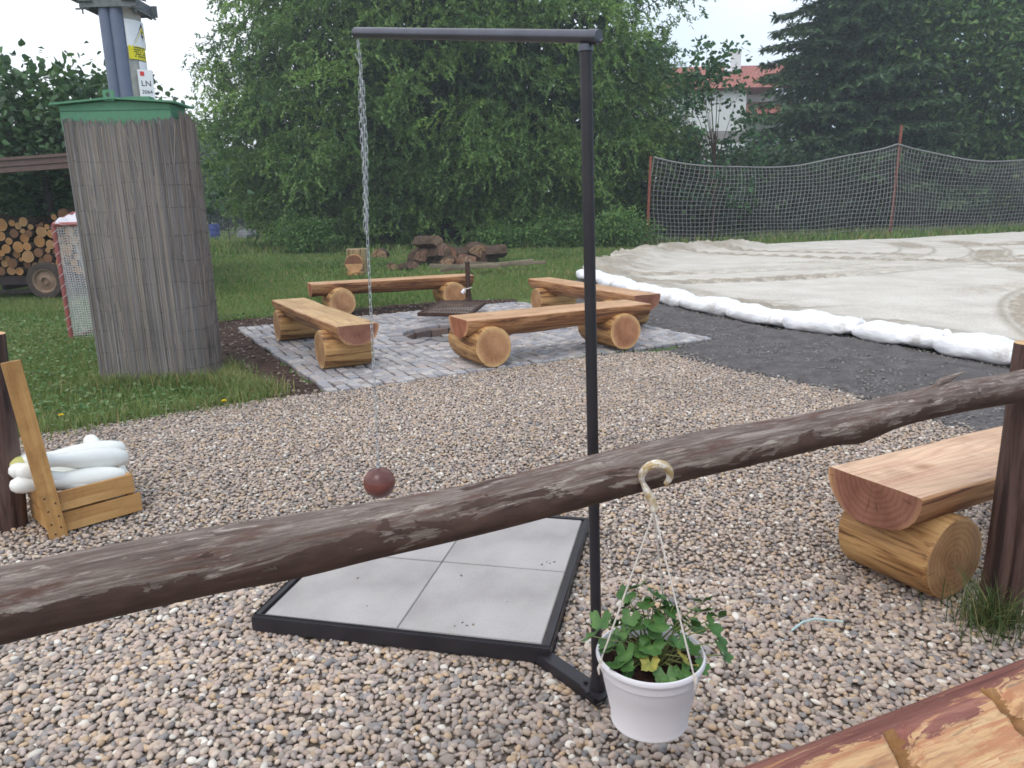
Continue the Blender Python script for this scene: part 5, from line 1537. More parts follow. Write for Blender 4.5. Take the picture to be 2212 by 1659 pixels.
V, F = tubes_np(np.array([np.linspace(a, b_2, 4) for a, b_2 in bars]), .0075, 6)
big('grate_bars', V, F, M['rust_light'], parent=grill, smooth=True)
b = MB(); b.tube([(-.05, -.05, .30), (-.09, -.07, .25)], [.028, .026], 12); b.build('white_grip', M['white_plastic'], grill, smooth=50)
b = MB(); b.tube([(.045 * math.cos(a), .045 * math.sin(a), .315 + .01 * math.cos(a)) for a in np.linspace(0, 6.0, 16)], .007, 8); b.build('cord_loop', M['rope'], grill, smooth=50)

# ------------------------------------------------------------------ stump, split wood and battens on the far grass
st0 = g(775, 592)
dep = st0[1]
stump = empty('log_stump', (st0[0], dep, 0), .05, 'upright sawn log standing on the grass left of the split wood', 'stump')
hs = at(775, 537, dep)[2]; rs = (797 - 752) / 2 / FPX * dep
def upright(r, h, seed):
    V, F, MI = leg_mesh(r, h, seed)
    return [(x, z, y + h / 2) for x, y, z in V], F, MI
V, F, MI = upright(rs, hs, 61)
raw('log_body', V, F, MI, [m_barrel('grey_debarked_log', sr(112, 92, 70), sr(160, 138, 104), sr(184, 164, 126), 2), m_end('grey_stump_top', sr(150, 134, 112), sr(170, 156, 130), 2, 30, radius=rs)], stump, (0, 0, 0))
disc = []
V, F, MI = leg_mesh(rs * .82, .30, 62)
o = raw('log_offcut', V, F, MI, [M['barrel'], None], None, (st0[0] + .01, dep - rs - .17, at(775, 570, dep - .6)[2]))
t = NT('two_tone_log_end', .6, .25)
sx_ = t.n('ShaderNodeSeparateXYZ'); t.l(t.coord(), sx_.inputs[0])
mk = t.ramp(t.math('ADD', t.math('MULTIPLY', sx_.outputs[2], 8), .5), [(.49, (0, 0, 0, 1)), (.51, (1, 1, 1, 1))])  # upper half of the end darker than the lower
t.color(t.mix(mk, t.ramp(t.noise(9), [(.3, sr(184, 136, 98)), (.7, sr(206, 162, 120))]), t.ramp(t.noise(9), [(.3, sr(112, 74, 58)), (.7, sr(136, 94, 72))])))
o.data.materials[1] = t.m
o.rotation_euler = (0, 0, .05)
tag(o, 'round log offcut in front of the stump, upper half of its end darker brown', 'log')
sup = MB(); 
for x in (-rs * .55, rs * .5): sup.tube([(x, 0, -.02), (x * 1.05, 0, .5)], .07, 12)
zb_ = o.location[2] - rs * .82
V, F, MI = upright(rs * .8, max(.1, zb_ + .03), 63)
o2 = raw('log_offcut', V, F, MI, [M['barrel'], M['endy_pale']], None, (st0[0] + .01, dep - rs - .17, 0)); tag(o2, 'short upright log offcut under the half-brown log end', 'log')

SPW = [m_barrel('split_face_tan', sr(112, 88, 72), sr(150, 120, 96), sr(178, 146, 118), 1), m_barrel('split_face_brown', sr(66, 54, 50), sr(90, 72, 66), sr(112, 90, 80), 1), m_barrel('split_face_pink', sr(100, 76, 64), sr(134, 100, 84), sr(158, 122, 104), 1)]
def chunk(seed, r, ln, a0, a1, irr=.06):
    """split piece of a big trunk: a pie sector extruded along y"""
    q = np.random.default_rng(seed); n = 14
    prof = [(0, 0)] + [(r * (1 + irr * q.normal() * .5) * math.cos(a0 + (a1 - a0) * k / n), r * (1 + irr * q.normal() * .5) * math.sin(a0 + (a1 - a0) * k / n)) for k in range(n + 1)]
    cx_ = np.mean([p[0] for p in prof]); cz2 = np.mean([p[1] for p in prof])
    m = len(prof); ny = 5; V = []
    for j in range(ny):
        y = -ln / 2 + ln * j / (ny - 1)
        for k, (x, z) in enumerate(prof): V.append(((x - cx_) * (1 + .04 * q.normal()), y + .012 * q.normal(), (z - cz2) * (1 + .04 * q.normal())))
    F, MI = [], []
    for j in range(ny - 1):
        for k in range(m):
            F.append((j * m + k, j * m + (k + 1) % m, (j + 1) * m + (k + 1) % m, (j + 1) * m + k)); MI.append(0 if 0 < k < m - 1 else 1)
    F += [tuple(range(m)), tuple(range((ny - 1) * m, ny * m))]; MI += [2, 2]
    return V, F, MI
WPY = 19.5
wl = [((822, 545), .34, 'small pale half-round piece of split wood beside the stump', 0, (-.1, 3.2), 0), ((905, 545), .52, 'thick split wood chunk with a pale wedge face at the left of the heap', 1, (.6, 2.9), .4), ((925, 520), .5, 'reddish split log on top of the wood heap', 2, (-.3, 2.7), 1.2),
      ((968, 572), .44, 'pale split wood block with a pointed roof-like top, in front of the heap', 0, (.75, 2.4), 0), ((1000, 568), .42, 'reddish split wedge behind the iron post', 2, (.2, 1.6), .7), ((945, 540), .55, 'dark bark-covered split chunk in the middle of the heap', 1, (-.1, 3.0), 1.0),
      ((1035, 538), .52, 'split chunk with an orange end at the right of the heap', 0, (-.4, 2.8), .3), ((1068, 540), .55, 'grey bark chunk with a thin pale edge, far right of the heap', 1, (-.3, 2.7), 1.8), ((995, 545), .5, 'brown split chunk between the heap and the right pieces', 1, (0, 3), 2.2),
      ((880, 578), .33, 'low split wood piece in the grass in front of the heap', 1, (.2, 2.9), .9), ((848, 583), .30, 'small tan wood wedge lying in the grass near the back bench', 0, (.4, 2.4), .2), ((1010, 556), .4, 'brown wood shard lying over the heap', 2, (.3, 1.5), 1.6)]
for k, ((px_, py_), r, lb, mi, aa, rz) in enumerate(wl):
    p = at(px_, py_, WPY + (.9 if py_ < 550 else (-.6 if py_ > 575 else 0)))
    V, F, MI = chunk(200 + k, r * .60, .42 + .2 * rnd.random(), *aa)
    zmin = min(v[2] for v in V); zmx = max(v[2] for v in V)
    z = max(-zmin * .96, p[2] - .0)
    o = raw('split_wood', V, F, MI, [M['bark'], SPW[mi], SPW[(mi + 1) % 3] if mi else SPW[0]], None, (p[0], p[1], z), 35)
    o.rotation_euler = (rnd.gauss(0, .12), rnd.gauss(0, .12), rz); tag(o, lb, 'firewood', 'split wood heaped under the willow')
# hidden pieces that carry the upper ones
for k, (px_, w) in enumerate(((915, .5), (960, .5), (1040, .5))):
    p = at(px_, 560, WPY + 1.0); V, F, MI = chunk(260 + k, .38, .5, -.2, 3.3)
    o = raw('split_wood', V, F, MI, [M['bark'], SPW[1], SPW[1]], None, (p[0], p[1], -min(v[2] for v in V) * .96), 35)
    o.rotation_euler = (0, 0, .5 + k); tag(o, ('dark split piece at the bottom of the heap, left', 'dark split piece at the bottom of the heap, middle', 'dark split piece at the bottom of the heap, right')[k], 'firewood', 'split wood heaped under the willow')
for k, (a, b_2, lb) in enumerate((((928, 574), (1078, 575), 'long grey batten lying level in front of the split wood'), ((952, 590), (1152, 563), 'grey batten sloping up to the right across the others'), ((1002, 567), (1095, 578), 'short dark grey batten behind the iron post'), ((1090, 582), (1178, 577), 'grey batten end farthest right in the grass'))):
    Y0 = 16.6 + .3 * k
    p, q = at(*a, Y0), at(*b_2, Y0 + .3); p[2] = max(p[2], .10 + .03 * k); q[2] = max(q[2], .10 + .03 * k)
    L = np.linalg.norm(q - p); d = (q - p) / L
    o = MB().box((0, 0, 0), (L, .11, .075)).build('batten', M['batten'], loc=tuple((p + q) / 2), bevel=.004)
    o.rotation_euler = (0, -math.asin(d[2]), math.atan2(d[1], d[0])); tag(o, lb, 'batten', 'grey battens in front of the split wood')

# ------------------------------------------------------------------ vegetation
def leafmesh(C, D, S, L, W, curl=.12):
    n = len(C); L = np.broadcast_to(L, (n,))[:, None]; W = np.broadcast_to(W, (n,))[:, None]
    N = np.cross(D, S)
    V = np.stack([C, C + D * L * .45 + S * W / 2 + N * L * curl * .4, C + D * L - N * L * curl, C + D * L * .45 - S * W / 2 + N * L * curl * .4], 1)
    return V.reshape(-1, 3), np.arange(n * 4).reshape(n, 4)
def roundleaf(C, D, S, L, W):
    """broad heart-like leaf: six corners"""
    n = len(C); L = np.broadcast_to(L, (n,))[:, None]; W = np.broadcast_to(W, (n,))[:, None]
    N = np.cross(D, S)
    V = np.stack([C, C + D * L * .12 + S * W * .38 + N * L * .06, C + D * L * .45 + S * W * .5 + N * L * .08, C + D * L - N * L * .12, C + D * L * .45 - S * W * .5 + N * L * .08, C + D * L * .12 - S * W * .38 + N * L * .06], 1)
    F = np.arange(n * 6).reshape(n, 6)
    return V.reshape(-1, 3), F
def rdir(n, up=0.0):
    d = rng.normal(size=(n, 3)); d[:, 2] += up
    return nrmz(d)
def lcol(n, pal, var=.25):
    P = np.array([sr(*c)[:3] for c in pal])
    return P[rng.integers(0, len(P), n)] * rng.uniform(1 - var, 1 + var, (n, 1))
def limbs(name, parent, segs, mat):
    b = MB()
    for pts, r0, r1 in segs:
        m = len(pts); b.tube(pts, [r0 + (r1 - r0) * i / (m - 1) for i in range(m)], 10)
    return b.build(name, mat, parent, smooth=60)

# --- the big willow behind the wood heap
WX, WY_, WZ = -2.3, 33.6, 6.1
willow = empty('willow_tree', (WX, WY_, 0), 0, 'huge bushy willow with hanging leafy boughs behind the benches', 'tree')
RX_, RY_, RZ_ = 10.3, 5.9, 9.0
wst = np.random.default_rng(5)
segs = []
for k in range(9):
    a = 2 * math.pi * k / 9 + .3; ln = wst.uniform(.55, .85)
    p = [np.array([.35 * math.cos(a), .35 * math.sin(a), -.1])]
    for t in np.linspace(.2, 1, 6): p.append(np.array([RX_ * ln * t ** 1.3 * math.cos(a) + .2 * wst.normal(), RY_ * ln * t ** 1.3 * math.sin(a) + .2 * wst.normal(), 1 + 9.5 * t ** .8 + .2 * wst.normal()]))
    segs.append((p, .22, .04))
NPL = 800
o_dir = rdir(NPL); 
o_dir[:, 2] = np.abs(o_dir[:, 2]) * 1.25 - .75
o_dir = nrmz(o_dir)
flip = rng.random(NPL) < .35
o_dir[flip, 1] = -np.abs(o_dir[flip, 1])
rad = rng.uniform(.60, 1.0, NPL) ** .6
rad *= (.90 + .16 * vnoise(o_dir[:, 0] * 2.4 + 9, o_dir[:, 2] * 2.4 + o_dir[:, 1] * 1.7, 12))
pc = np.stack([o_dir[:, 0] * RX_, o_dir[:, 1] * RY_, o_dir[:, 2] * RZ_], 1) * rad[:, None]
pc[:, 2] += WZ
pc[:, 2] = np.where(pc[:, 2] < 1.2, 1.2 + np.abs(rng.normal(0, .6, NPL)), pc[:, 2])
low = np.clip((4.2 - pc[:, 2]) / 4.2, 0, 1)                     # the skirt draws in a little towards the ground
pc[:, 0] *= 1 - .10 * low; pc[:, 1] *= 1 - .12 * low
for k in range(0, NPL, 7):                                       # thin limbs out to some of the boughs
    e = pc[k]; m_ = np.array([e[0] * .45, e[1] * .45, e[2] * .62 + .8])
    segs.append(([np.array([e[0] * .12, e[1] * .12, e[2] * .3 + .6]), m_, e], .05, .012))
limbs('trunk', willow, segs, M['willow_bark'])
VV, CC_ = [], []
hout = np.stack([o_dir[:, 0], o_dir[:, 1], np.zeros(NPL)], 1); hout = nrmz(hout)
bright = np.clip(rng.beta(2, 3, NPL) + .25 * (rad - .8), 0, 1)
TW = 32; LV = 15
for i in range(NPL):
    size = rng.uniform(.75, 1.35)
    n = int(TW * rng.uniform(.7, 1.3))
    t = rng.random(n)
    axis = hout[i] * .8 + rng.normal(0, .6, 3) * [1, 1, .2]; axis /= np.linalg.norm(axis)
    lat = np.cross(axis, [0, 0, 1.0]); lat /= np.linalg.norm(lat) + 1e-9
    base = pc[i] + axis * ((t - .5) * 2.3 * size)[:, None] - np.array([0, 0, 1.0]) * (.85 * size * (t ** 1.9))[:, None] + lat * (rng.normal(0, .55, n) * size * (1 - .5 * t))[:, None] + np.array([0, 0, 1.0]) * rng.normal(0, .20, n)[:, None]
    td = nrmz(axis * .55 + np.array([0, 0, -1.0]) * rng.uniform(-.1, .5, n)[:, None] + rng.normal(0, .42, (n, 3)))
    tl = rng.uniform(.25, .55, n) * size
    m = LV
    u = (np.arange(m)[None] + rng.random((n, m))) / m
    C = base[:, None] + td[:, None] * (tl[:, None] * u)[..., None] + np.array([0, 0, -1.0]) * (.18 * u ** 2)[..., None]
    D = nrmz(td[:, None] * .9 + rng.normal(0, .55, (n, m, 3)) + np.array([0, 0, -.28]))
    S = nrmz(np.cross(D, np.array([0, 0, 1.0]) + rng.normal(0, .35, (n, m, 3))))
    C, D, S = C.reshape(-1, 3), D.reshape(-1, 3), S.reshape(-1, 3)
    v, _ = leafmesh(C, D, S, rng.uniform(.12, .21, len(C)), rng.uniform(.06, .092, len(C)))
    VV.append(v)
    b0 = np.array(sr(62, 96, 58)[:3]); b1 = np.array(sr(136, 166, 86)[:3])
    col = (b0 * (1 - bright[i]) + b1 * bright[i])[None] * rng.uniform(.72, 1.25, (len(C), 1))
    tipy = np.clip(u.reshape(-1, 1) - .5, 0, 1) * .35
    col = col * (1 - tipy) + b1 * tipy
    CC_.append(np.repeat(col, 4, 0))
# inner foliage
n = 20000
d = rdir(n); r = rng.uniform(.12, .72, n) ** .7
C = np.stack([d[:, 0] * RX_ * r, d[:, 1] * RY_ * r, d[:, 2] * RZ_ * r + WZ], 1); C = C[C[:, 2] > .3]; n = len(C)
D = nrmz(rdir(n) + np.array([0, 0, -.8])); S = nrmz(np.cross(D, rdir(n)))
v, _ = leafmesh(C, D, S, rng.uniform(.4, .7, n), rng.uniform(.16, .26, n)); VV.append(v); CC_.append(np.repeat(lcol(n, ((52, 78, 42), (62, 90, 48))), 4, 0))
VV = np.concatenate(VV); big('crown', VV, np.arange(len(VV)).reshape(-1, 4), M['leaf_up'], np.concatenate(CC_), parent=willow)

# --- generic broadleaf tree or shrub
def broadleaf(name, label, cat, base, cz_, radii, ncl, per, lsize, pal, group=None, seed=1, fshape='diamond', clr=.9, trunk_r=.15, up=.1, sprays=0, shell=.55):
    global rng
    keep = rng; rng = np.random.default_rng(seed)
    t = empty(name, tuple(base), 0, label, cat, group)
    d = rdir(ncl, .15); r = rng.uniform(shell, 1.0, ncl)
    r = r * (.82 + .36 * vnoise(d[:, 0] * 2.1 + 5, d[:, 2] * 2.1 + d[:, 1] * 1.3 + 2, seed))
    cl_ = d * np.array(radii) * r[:, None]; cl_[:, 2] += cz_
    cl_ = cl_[cl_[:, 2] > .08 * cz_]; k = len(cl_)
    segs = [([np.array([0, 0, -.1]), np.array([.03, .02, cz_ * .5]), np.array([-.02, .03, cz_ * .95])], trunk_r, trunk_r * .45)]
    for q in range(0, k, max(1, k // 26)):
        e = cl_[q]; segs.append(([np.array([0, 0, max(.1, min(e[2] * .5, cz_ * .7))]), np.array([e[0] * .5, e[1] * .5, e[2] * .72 + .05 * cz_]), e], trunk_r * .30, trunk_r * .05))
    limbs('trunk', t, segs, M['bark'])
    sz = rng.uniform(.7, 1.3, k)
    idx = np.repeat(np.arange(k), per); n = len(idx)
    C = cl_[idx] + rng.normal(0, 1, (n, 3)) * np.array([1, 1, .6]) * (clr * .42 * sz[idx])[:, None]
    out = nrmz(cl_[idx] - np.array([0, 0, cz_ * .8]))
    D = nrmz(out * .5 + rdir(n) * .9 + np.array([0, 0, -.35])); S = nrmz(np.cross(D, np.array([0, 0, 1.0]) + rng.normal(0, .5, (n, 3))))
    if sprays:
        for q in range(sprays):
            a = rng.uniform(0, 6.28); st = np.array([math.cos(a) * radii[0] * .6, math.sin(a) * radii[1] * .6, cz_ + radii[2] * .70])
            m = 16; tt = np.linspace(0, 1, m)[:, None]
            dr = nrmz(np.array([math.cos(a) * .5, math.sin(a) * .5, 1.0]))
            pts = st + dr * tt * rng.uniform(.6, 1.3) + np.array([math.cos(a), math.sin(a), -.5]) * tt ** 3 * .4
            C = np.concatenate([C, pts]); D = np.concatenate([D, nrmz(rdir(m) + np.array([0, 0, -.3]))]); S = np.concatenate([S, nrmz(np.cross(D[-m:], rdir(m)))]); idx = np.concatenate([idx, rng.integers(0, k, m)])
    n = len(C)
    ls = rng.uniform(.7, 1.25, n) * lsize
    tone = rng.uniform(.72, 1.2, k)[idx][:, None]
    col = lcol(n, pal, .22) * tone
    if fshape == 'diamond': v, f = leafmesh(C, D, S, ls, ls * .5); q = 4
    else: v, f = roundleaf(C, D, S, ls, ls * .85); q = 6
    big('crown', v, f, M['leaf_up'], np.repeat(col, q, 0), parent=t)
    rng = keep
    return t
DG = ((56, 82, 56), (66, 94, 62), (78, 108, 70), (92, 120, 80))
p = at(70, 300, 17.2)
broadleaf('lilac_bush', 'tall round-leaved bush behind the log shelter at the left edge', 'bush', (p[0], 17.4, 0), 2.55, (3.0, 2.0, 2.1), 340, 44, .15, DG, None, 3, 'round', 1.0, .12, sprays=16, shell=.35)
p = at(225, 250, 19.5)
broadleaf('lilac_bush', 'lower round-leaved bush tucked behind the wrapped cabinet', 'bush', (p[0], 19.5, 0), 2.1, (1.8, 1.5, 1.6), 150, 40, .15, DG, None, 4, 'round', .9, .10, sprays=8, shell=.35)

# --- spruce at the right
SPX = at(1834, 300, 40.5)[0]
spruce = empty('spruce_tree', (SPX, 40.5, 0), 0, 'dark spruce with layered drooping branches behind the net fence', 'tree')
sg = [([np.array([0, 0, -.1]), np.array([0, 0, 10.0]), np.array([0, 0, 20.0])], .28, .04)]
VV, CC_ = [], []
H_ = 20.0; z = 1.6; w = 0
while z < H_ - 1.0:
    Lmax = 7.0 * (1 - (z / H_)) ** .75
    nb = 13 if z < 12 else 10
    for k in range(nb):
        a = 2 * math.pi * (k + rng.random() * .7) / nb + w * .7
        L = Lmax * rng.uniform(.72, 1.08); dz = rng.uniform(-.35, .35)
        hd = np.array([math.cos(a), math.sin(a), 0]); sd_ = np.array([-math.sin(a), math.cos(a), 0])
        tt = np.linspace(0, 1, 7)
        axp = lambda t: hd * (L * t)[..., None] + np.array([0, 0, 1.0]) * (z + dz + L * (.10 * t - .34 * t ** 2 + .17 * t ** 3))[..., None]
        sg.append((list(axp(tt)), .045, .01))
        nt_ = int(23 * L / 5 + 6)
        t = np.linspace(.16, 1, nt_)
        for side in (-1, 1):
            bl = .30 * L * (1 - t) + .34
            m = 9
            u = (np.arange(m) + .5) / m
            st = axp(t)
            dv_ = nrmz(hd * .75 + side * sd_ * rng.uniform(.6, 1.0, (nt_, 1)) + np.array([0, 0, -.25]) + rng.normal(0, .12, (nt_, 3)))
            C = st[:, None] + dv_[:, None] * (bl[:, None] * u[None])[..., None] + np.array([0, 0, -1.0]) * (.22 * u ** 2)[None, :, None] * bl[:, None, None]
            D = nrmz(dv_[:, None] + rng.normal(0, .35, (nt_, m, 3)) + np.array([0, 0, -.25])); S = nrmz(np.cross(D, np.array([0, 0, 1.0]) + rng.normal(0, .3, (nt_, m, 3))))
            n = nt_ * m
            v, _ = leafmesh(C.reshape(-1, 3), D.reshape(-1, 3), S.reshape(-1, 3), rng.uniform(.24, .40, n), rng.uniform(.10, .16, n), .05)
            VV.append(v)
            c = lcol(n, ((58, 82, 58), (68, 94, 64), (82, 108, 74)), .22); tip = np.tile((u > .75)[None], (nt_, 1)).reshape(-1, 1) * .35
            CC_.append(np.repeat(c * (1 - tip) + np.array(sr(108, 136, 90)[:3]) * tip, 4, 0))
    z += .72 + .02 * z; w += 1
limbs('trunk', spruce, sg, M['bark'])
VV = np.concatenate(VV); big('crown', VV, np.arange(len(VV)).reshape(-1, 4), M['needle'], np.concatenate(CC_), parent=spruce)

# --- other trees and shrubs
p = at(2130, 200, 41)
broadleaf('maple_tree', 'dense dark green broadleaf tree at the right edge beside the spruce', 'tree', (p[0], 42, 0), 7.6, (8.2, 5.5, 8.0), 900, 80, .36, ((58, 86, 50), (70, 100, 56), (86, 116, 64), (104, 130, 70)), None, 8, 'diamond', 1.7, .3)
p = at(1545, 330, 29.5)
broadleaf('sapling', 'slender young tree with sparse leaves in front of the white house', 'tree', (p[0], 29.5, 0), 4.3, (1.9, 1.5, 3.2), 60, 26, .19, ((46, 78, 52), (56, 92, 58), (68, 104, 62)), None, 9, 'round', .75, .06)
SHG = 'shrubs behind the net fence'
for k, (px_, Y, hh, rr, lb) in enumerate(((1470, 33, 2.8, 2.2, 'green shrub behind the left post of the net fence'), (1600, 36, 3.9, 2.9, 'dark shrub behind the net, below the white house'), (1720, 37, 3.8, 2.8, 'dark shrub behind the middle of the left net panel'), (1850, 37, 3.8, 2.9, 'dark shrub behind the net, left of its tall red post'),
                                      (2000, 38.5, 3.9, 2.9, 'dark shrub behind the net, right of its tall red post'), (2110, 39.5, 4.0, 3, 'dark shrub behind the right net panel'), (2230, 40, 4.2, 3, 'dark shrub behind the net at the right edge'))):
    p = at(px_, 480, Y)
    broadleaf('shrub', lb, 'shrub', (p[0], Y, 0), hh * .5, (rr * 1.15, rr * .7, hh * .62), 120, 64, .30, ((40, 62, 42), (50, 74, 46), (60, 84, 50)), SHG, 20 + k, 'diamond', 1.1, .06, shell=.3)
for k, (px_, py_, Y, hh, rr, lb) in enumerate(((1330, 505, 27, 1.3, 1.3, 'leafy weeds and low shrub between the willow and the net fence'), (1235, 510, 28, .9, 1.3, 'low dark green shrub behind the black pole, below the willow'), (660, 500, 27.5, 1.5, 1.1, 'bright green weed clump at the left foot of the willow'), (1100, 510, 28, .8, 1.5, 'low green growth right of the split wood heap'))):
    p = at(px_, py_, Y)
    broadleaf('low_shrub', lb, 'shrub', (p[0], Y, 0), hh * .45, (rr, rr * .8, hh * .6), 60, 60, .14, ((76, 108, 58), (90, 122, 64), (106, 138, 74)), None, 40 + k, 'diamond', .6, .03, shell=.25)
BGT = 'distant trees on the horizon'
for k, (px_, Y, zt_, rr, lb) in enumerate(((395, 62, 8.6, 4.0, 'hazy round tree far behind, right of the wrapped cabinet'), (345, 72, 8.4, 3.2, 'small pale tree far behind the utility pole'), (470, 66, 6.0, 5.5, 'dark tree mass far behind the garden, left'), (590, 68, 6.5, 5.5, 'dark tree mass far behind the garden, middle'), (700, 66, 6.0, 5, 'dark tree mass far behind the garden, by the willow'),
                                        (120, 80, 7.5, 6, 'far tree behind the round-leaved bush'), (-80, 70, 8, 6, 'far tree at the left edge'), (1440, 85, 8.5, 5, 'far tree left of the white house'), (2100, 80, 11, 8, 'far tall tree behind the dark maple'), (1900, 85, 9, 8, 'far tree behind the spruce'))):
    p = at(px_, 430, Y)
    broadleaf('distant_tree', lb, 'tree', (p[0], Y, 0), zt_ * .52, (rr, rr * .8, zt_ * .5), 130, 46, .55, ((58, 82, 56), (70, 96, 62), (84, 108, 72)), BGT, 60 + k, 'diamond', 2.0, .2, shell=.3)

# thin garden fence and small things far left of the willow
gf = empty('garden_fence', (at(560, 480, 40)[0], 40, 0), 0, 'low thin wire fence with slim posts across the far garden', 'fence')
L = []
x0, x1 = at(430, 480, 40)[0] - gf.location[0], at(740, 480, 40)[0] - gf.location[0]
for z in np.linspace(.05, 1.2, 9): L.append([[x, 0, z] for x in np.linspace(x0, x1, 4)])
for x in np.linspace(x0, x1, 60): L.append([[x, 0, q] for q in np.linspace(.03, 1.2, 4)])
V, F = tubes_np(np.array(L), .008, 3); big('wire_mesh', V, F, M['wire'], parent=gf)
for x in np.linspace(x0, x1, 6): MB().tube([(x, 0, -.1), (x, 0, 1.35)], .03, 8).build('post', M['wire'], gf)
p = g(690, 487); p = at(690, 480, 34)
b = MB(); b.tube([(0, 0, -.1), (.02, 0, .9), (-.05, 0, 1.8)], [.17, .13, .11], 12); o = b.build('tree_stump', m_simple('reddish_bark', sr(92, 72, 70), .9, .1, .3, 8, .8), loc=(p[0], 34, 0), smooth=60); tag(o, 'pinkish-grey dead tree stem standing under the left edge of the willow', 'stump')
p = at(458, 447, 45)
b = MB(); b.lathe([(.001, 0), (.29, 0), (.30, .03), (.30, .3), (.31, .32), (.30, .34), (.30, .6), (.31, .62), (.30, .64), (.29, .9), (.001, .91)], 20); o = b.build('barrel', m_simple('blue_plastic', sr(48, 66, 138), .5, .4), loc=(p[0], 45, .0), smooth=50); tag(o, 'small blue barrel in the far garden beside the wrapped box', 'barrel')
p = at(530, 452, 43)
wbp = empty('wheelbarrow', (p[0], 43, 0), .5, 'grey upturned wheelbarrow in the far garden', 'wheelbarrow')
b = MB(); b.lathe([(.62, .15), (.55, .42), (.35, .58), (.05, .62), (.001, .62)], 18); b.build('tray', M['galv'], wbp, smooth=50)
b = MB(); b.tube([(.20 * math.cos(a) + .55, 0, .78 + .20 * math.sin(a)) for a in np.linspace(0, 6.28, 17)[:-1]], .045, 8, closed=True); b.build('wheel', M['tyre'], wbp, smooth=60)
b = MB()
for s in (-.25, .25): b.tube([(.55, s * .3, .78), (-.3, s, .66), (-1.0, s * 1.2, .30)], .02, 8)
b.build('handles', M['galv'], wbp)

# ------------------------------------------------------------------ net fence behind the sand
f1, f2 = g(1397, 530), g(1922, 507)
fdir = (f2 - f1)[:2]; FL = np.linalg.norm(fdir); fdir /= FL
nf = empty('net_fence', (f1[0], f1[1], 0), math.atan2(fdir[1], fdir[0]), 'tall sagging grey net fence on rusty posts along the sand', 'fence')
zA = at(1410, 338, f1[1])[2]; zB = at(1955, 309, f2[1])[2]; zP = at(1951, 270, f2[1])[2]
for x, h, tl_ in ((0, zA + .02, .0), (FL, zP, .0), (2 * FL, zB + .4, 0), (3 * FL, zB, 0)): MB().tube([(x, 0, -.1), (x + .10, .0, h)], .055, 10).build('post', M['rust_post'], nf, smooth=50)
def topz(x):
    k = np.floor(x / FL); t = x / FL - k
    za = np.where(k == 0, zA, np.where(k == 1, zB, zB - .2)); zb2 = np.where(k == 0, zB, np.where(k == 1, zB - .2, zB - .3))
    return za * (1 - t) + zb2 * t - np.where(k == 0, .62, .62) * 4 * t * (1 - t) * (1 - .28 * (t - .5))
XS = np.arange(.15, 3 * FL, .185)
mz = 16; tt = np.linspace(0, 1, mz)
def npt(x, t):
    z = .05 + (topz(x) - .05) * t
    return np.stack([x + .10 * np.sin(t * 7 + x * .35) * (1 - t * .6) - .16 * (1 - t) + .05 * np.sin(x * 1.7 + t * 3), .10 * np.sin(x * .9 + t * 2.3) + .08 * np.sin(t * 5 + x * .4) - .08 + 0 * x, z + .03 * np.sin(x * 1.3 + t * 9)], -1)
Lv = npt(XS[:, None] + 0 * tt[None], tt[None] + 0 * XS[:, None])
V1, F1 = tubes_np(Lv, .0105, 3)
XH = np.linspace(.15, 3 * FL, 150)
rowsn = 19
Lh = np.stack([npt(XH, np.full(XH.shape, j / (rowsn))) for j in range(rowsn)], 0)
V2, F2 = tubes_np(Lh, .0105, 3)
big('net', np.concatenate([V1, V2]), np.concatenate([F1, F2 + len(V1)]), M['net_grey'], parent=nf)
V3, F3 = tubes_np(npt(XH, np.ones(XH.shape))[None], .028, 6); big('top_rope', V3, F3, M['net_grey'], parent=nf, smooth=True)

# ------------------------------------------------------------------ white house with red roof
HY = 62.0
hx0, hx1 = at(1430, 200, HY)[0], at(1613, 200, HY)[0]
zr_, ze, zb_ = at(1560, 147, HY + 4)[2], at(1560, 196, HY)[2], 0
house = empty('house', ((hx0 + hx1) / 2, HY, 0), 0, 'white house with red tiled roof and chimney seen between the willow and the spruce', 'house')
hw = (hx1 - hx0) / 2
WALL = m_simple('white_render', sr(222, 224, 226), .9, .1, .04, 1.5, .05)
GREYB = m_simple('grey_render', sr(150, 146, 146), .9, .1, .06, 2, .05)
t = NT('red_roof_tiles', .7, .25)
br = t.n('ShaderNodeTexBrick', Scale=1.0); br.inputs['Color1'].default_value = sr(158, 94, 82); br.inputs['Color2'].default_value = sr(176, 112, 98); br.inputs['Mortar'].default_value = sr(112, 66, 60)
br.inputs['Mortar Size'].default_value = .03; br.inputs['Brick Width'].default_value = .30; br.inputs['Row Height'].default_value = .36
t.l(t.coord(), br.inputs['Vector']); t.color(br.outputs[0]).bump(br.outputs[0], .5, .03)
TILE = t.m
MB().box((0, 4, ze / 2), (2 * hw, 8, ze)).build('wall', WALL, house)
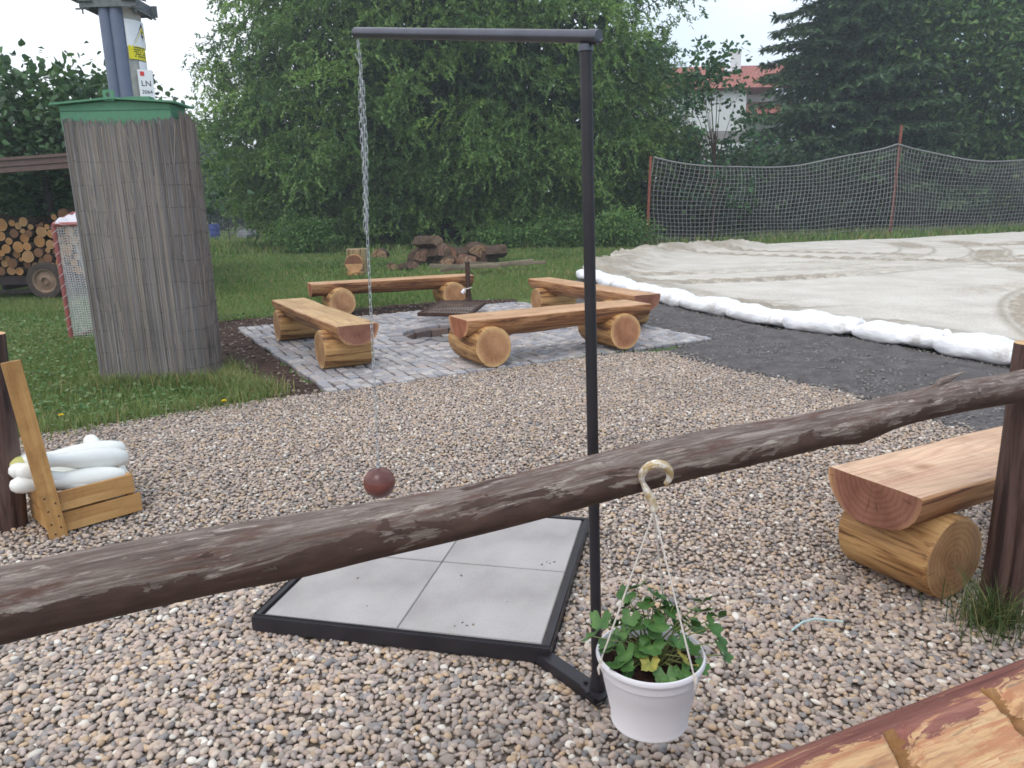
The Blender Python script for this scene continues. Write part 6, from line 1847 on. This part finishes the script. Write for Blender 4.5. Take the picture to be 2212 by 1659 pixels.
zg = at(1560, 295, HY)[2]
MB().box((0, -.02, zg), (2 * hw + .04, .06, .85)).build('grey_band', GREYB, house)
def gable(x0, x1, y0, y1, ze_, zr2, mat, name, parent):
    ym = (y0 + y1) / 2; sl_ = math.hypot(ym - y0, zr2 - ze_); an2 = math.atan2(zr2 - ze_, ym - y0); obs = []
    o = MB().box((0, sl_ / 2, 0), (x1 - x0, sl_ + .02, .14)).build(name, mat, parent, ((x0 + x1) / 2, y0, ze_ + .07), (an2, 0, 0))
    b_o = MB().box((0, sl_ / 2, 0), (x1 - x0, sl_ + .02, .14)).build(name, mat, parent, ((x0 + x1) / 2, y1, ze_ + .07), (an2, 0, math.pi))
    return o
rf = gable(-hw - .5, hw + 4.4, -.5, 8.5, ze, zr_, TILE, 'roof', house)
xr = at(1720, 200, HY)[0] - house.location[0]
MB().box((hw + 2.0, 4.6, ze / 2 - .1), (3.9, 7.0, ze - .2)).build('wing_wall', WALL, house)
o = MB().box((0, 1.3, 0), (4.4, 2.7, .14)).build('porch_roof', TILE, house, (hw + 2.25, -1.2, at(1630, 255, HY)[2]), (.5, 0, 0))
cp_ = at(1589, 142, HY + 3.2); cx_ = cp_[0] - house.location[0]
b = MB(); b.box((cx_, 3.2, zr_ + .05), (.66, .66, 2.0)); b.box((cx_, 3.2, zr_ + 1.08), (.76, .76, .12)); b.build('chimney', WALL, house)
zsk = ze + (zr_ - ze) * .76; 
o = MB().box((0, 0, .11), (.62, .62, .05)).build('skylight', m_simple('skylight_glass', sr(206, 212, 218), .15, .6, .03), house, (at(1573, 158, HY + 2.6)[0] - house.location[0], -.5 + 4.5 * .74, zsk + .10), (math.atan2(zr_ - ze, 4.5), 0, 0))
for sx__ in (-.62, .18):
    wfr = MB().box((0, 0, 0), (1.2, .10, 1.4)).build('window', M['white_paint'], house, (hw * sx__ - 1.2, -.03, ze - 4.6))
    MB().box((0, -.045, 0), (1.0, .03, 1.2)).build('pane', m_simple('dark_pane', sr(70, 78, 88), .1, .6), wfr)
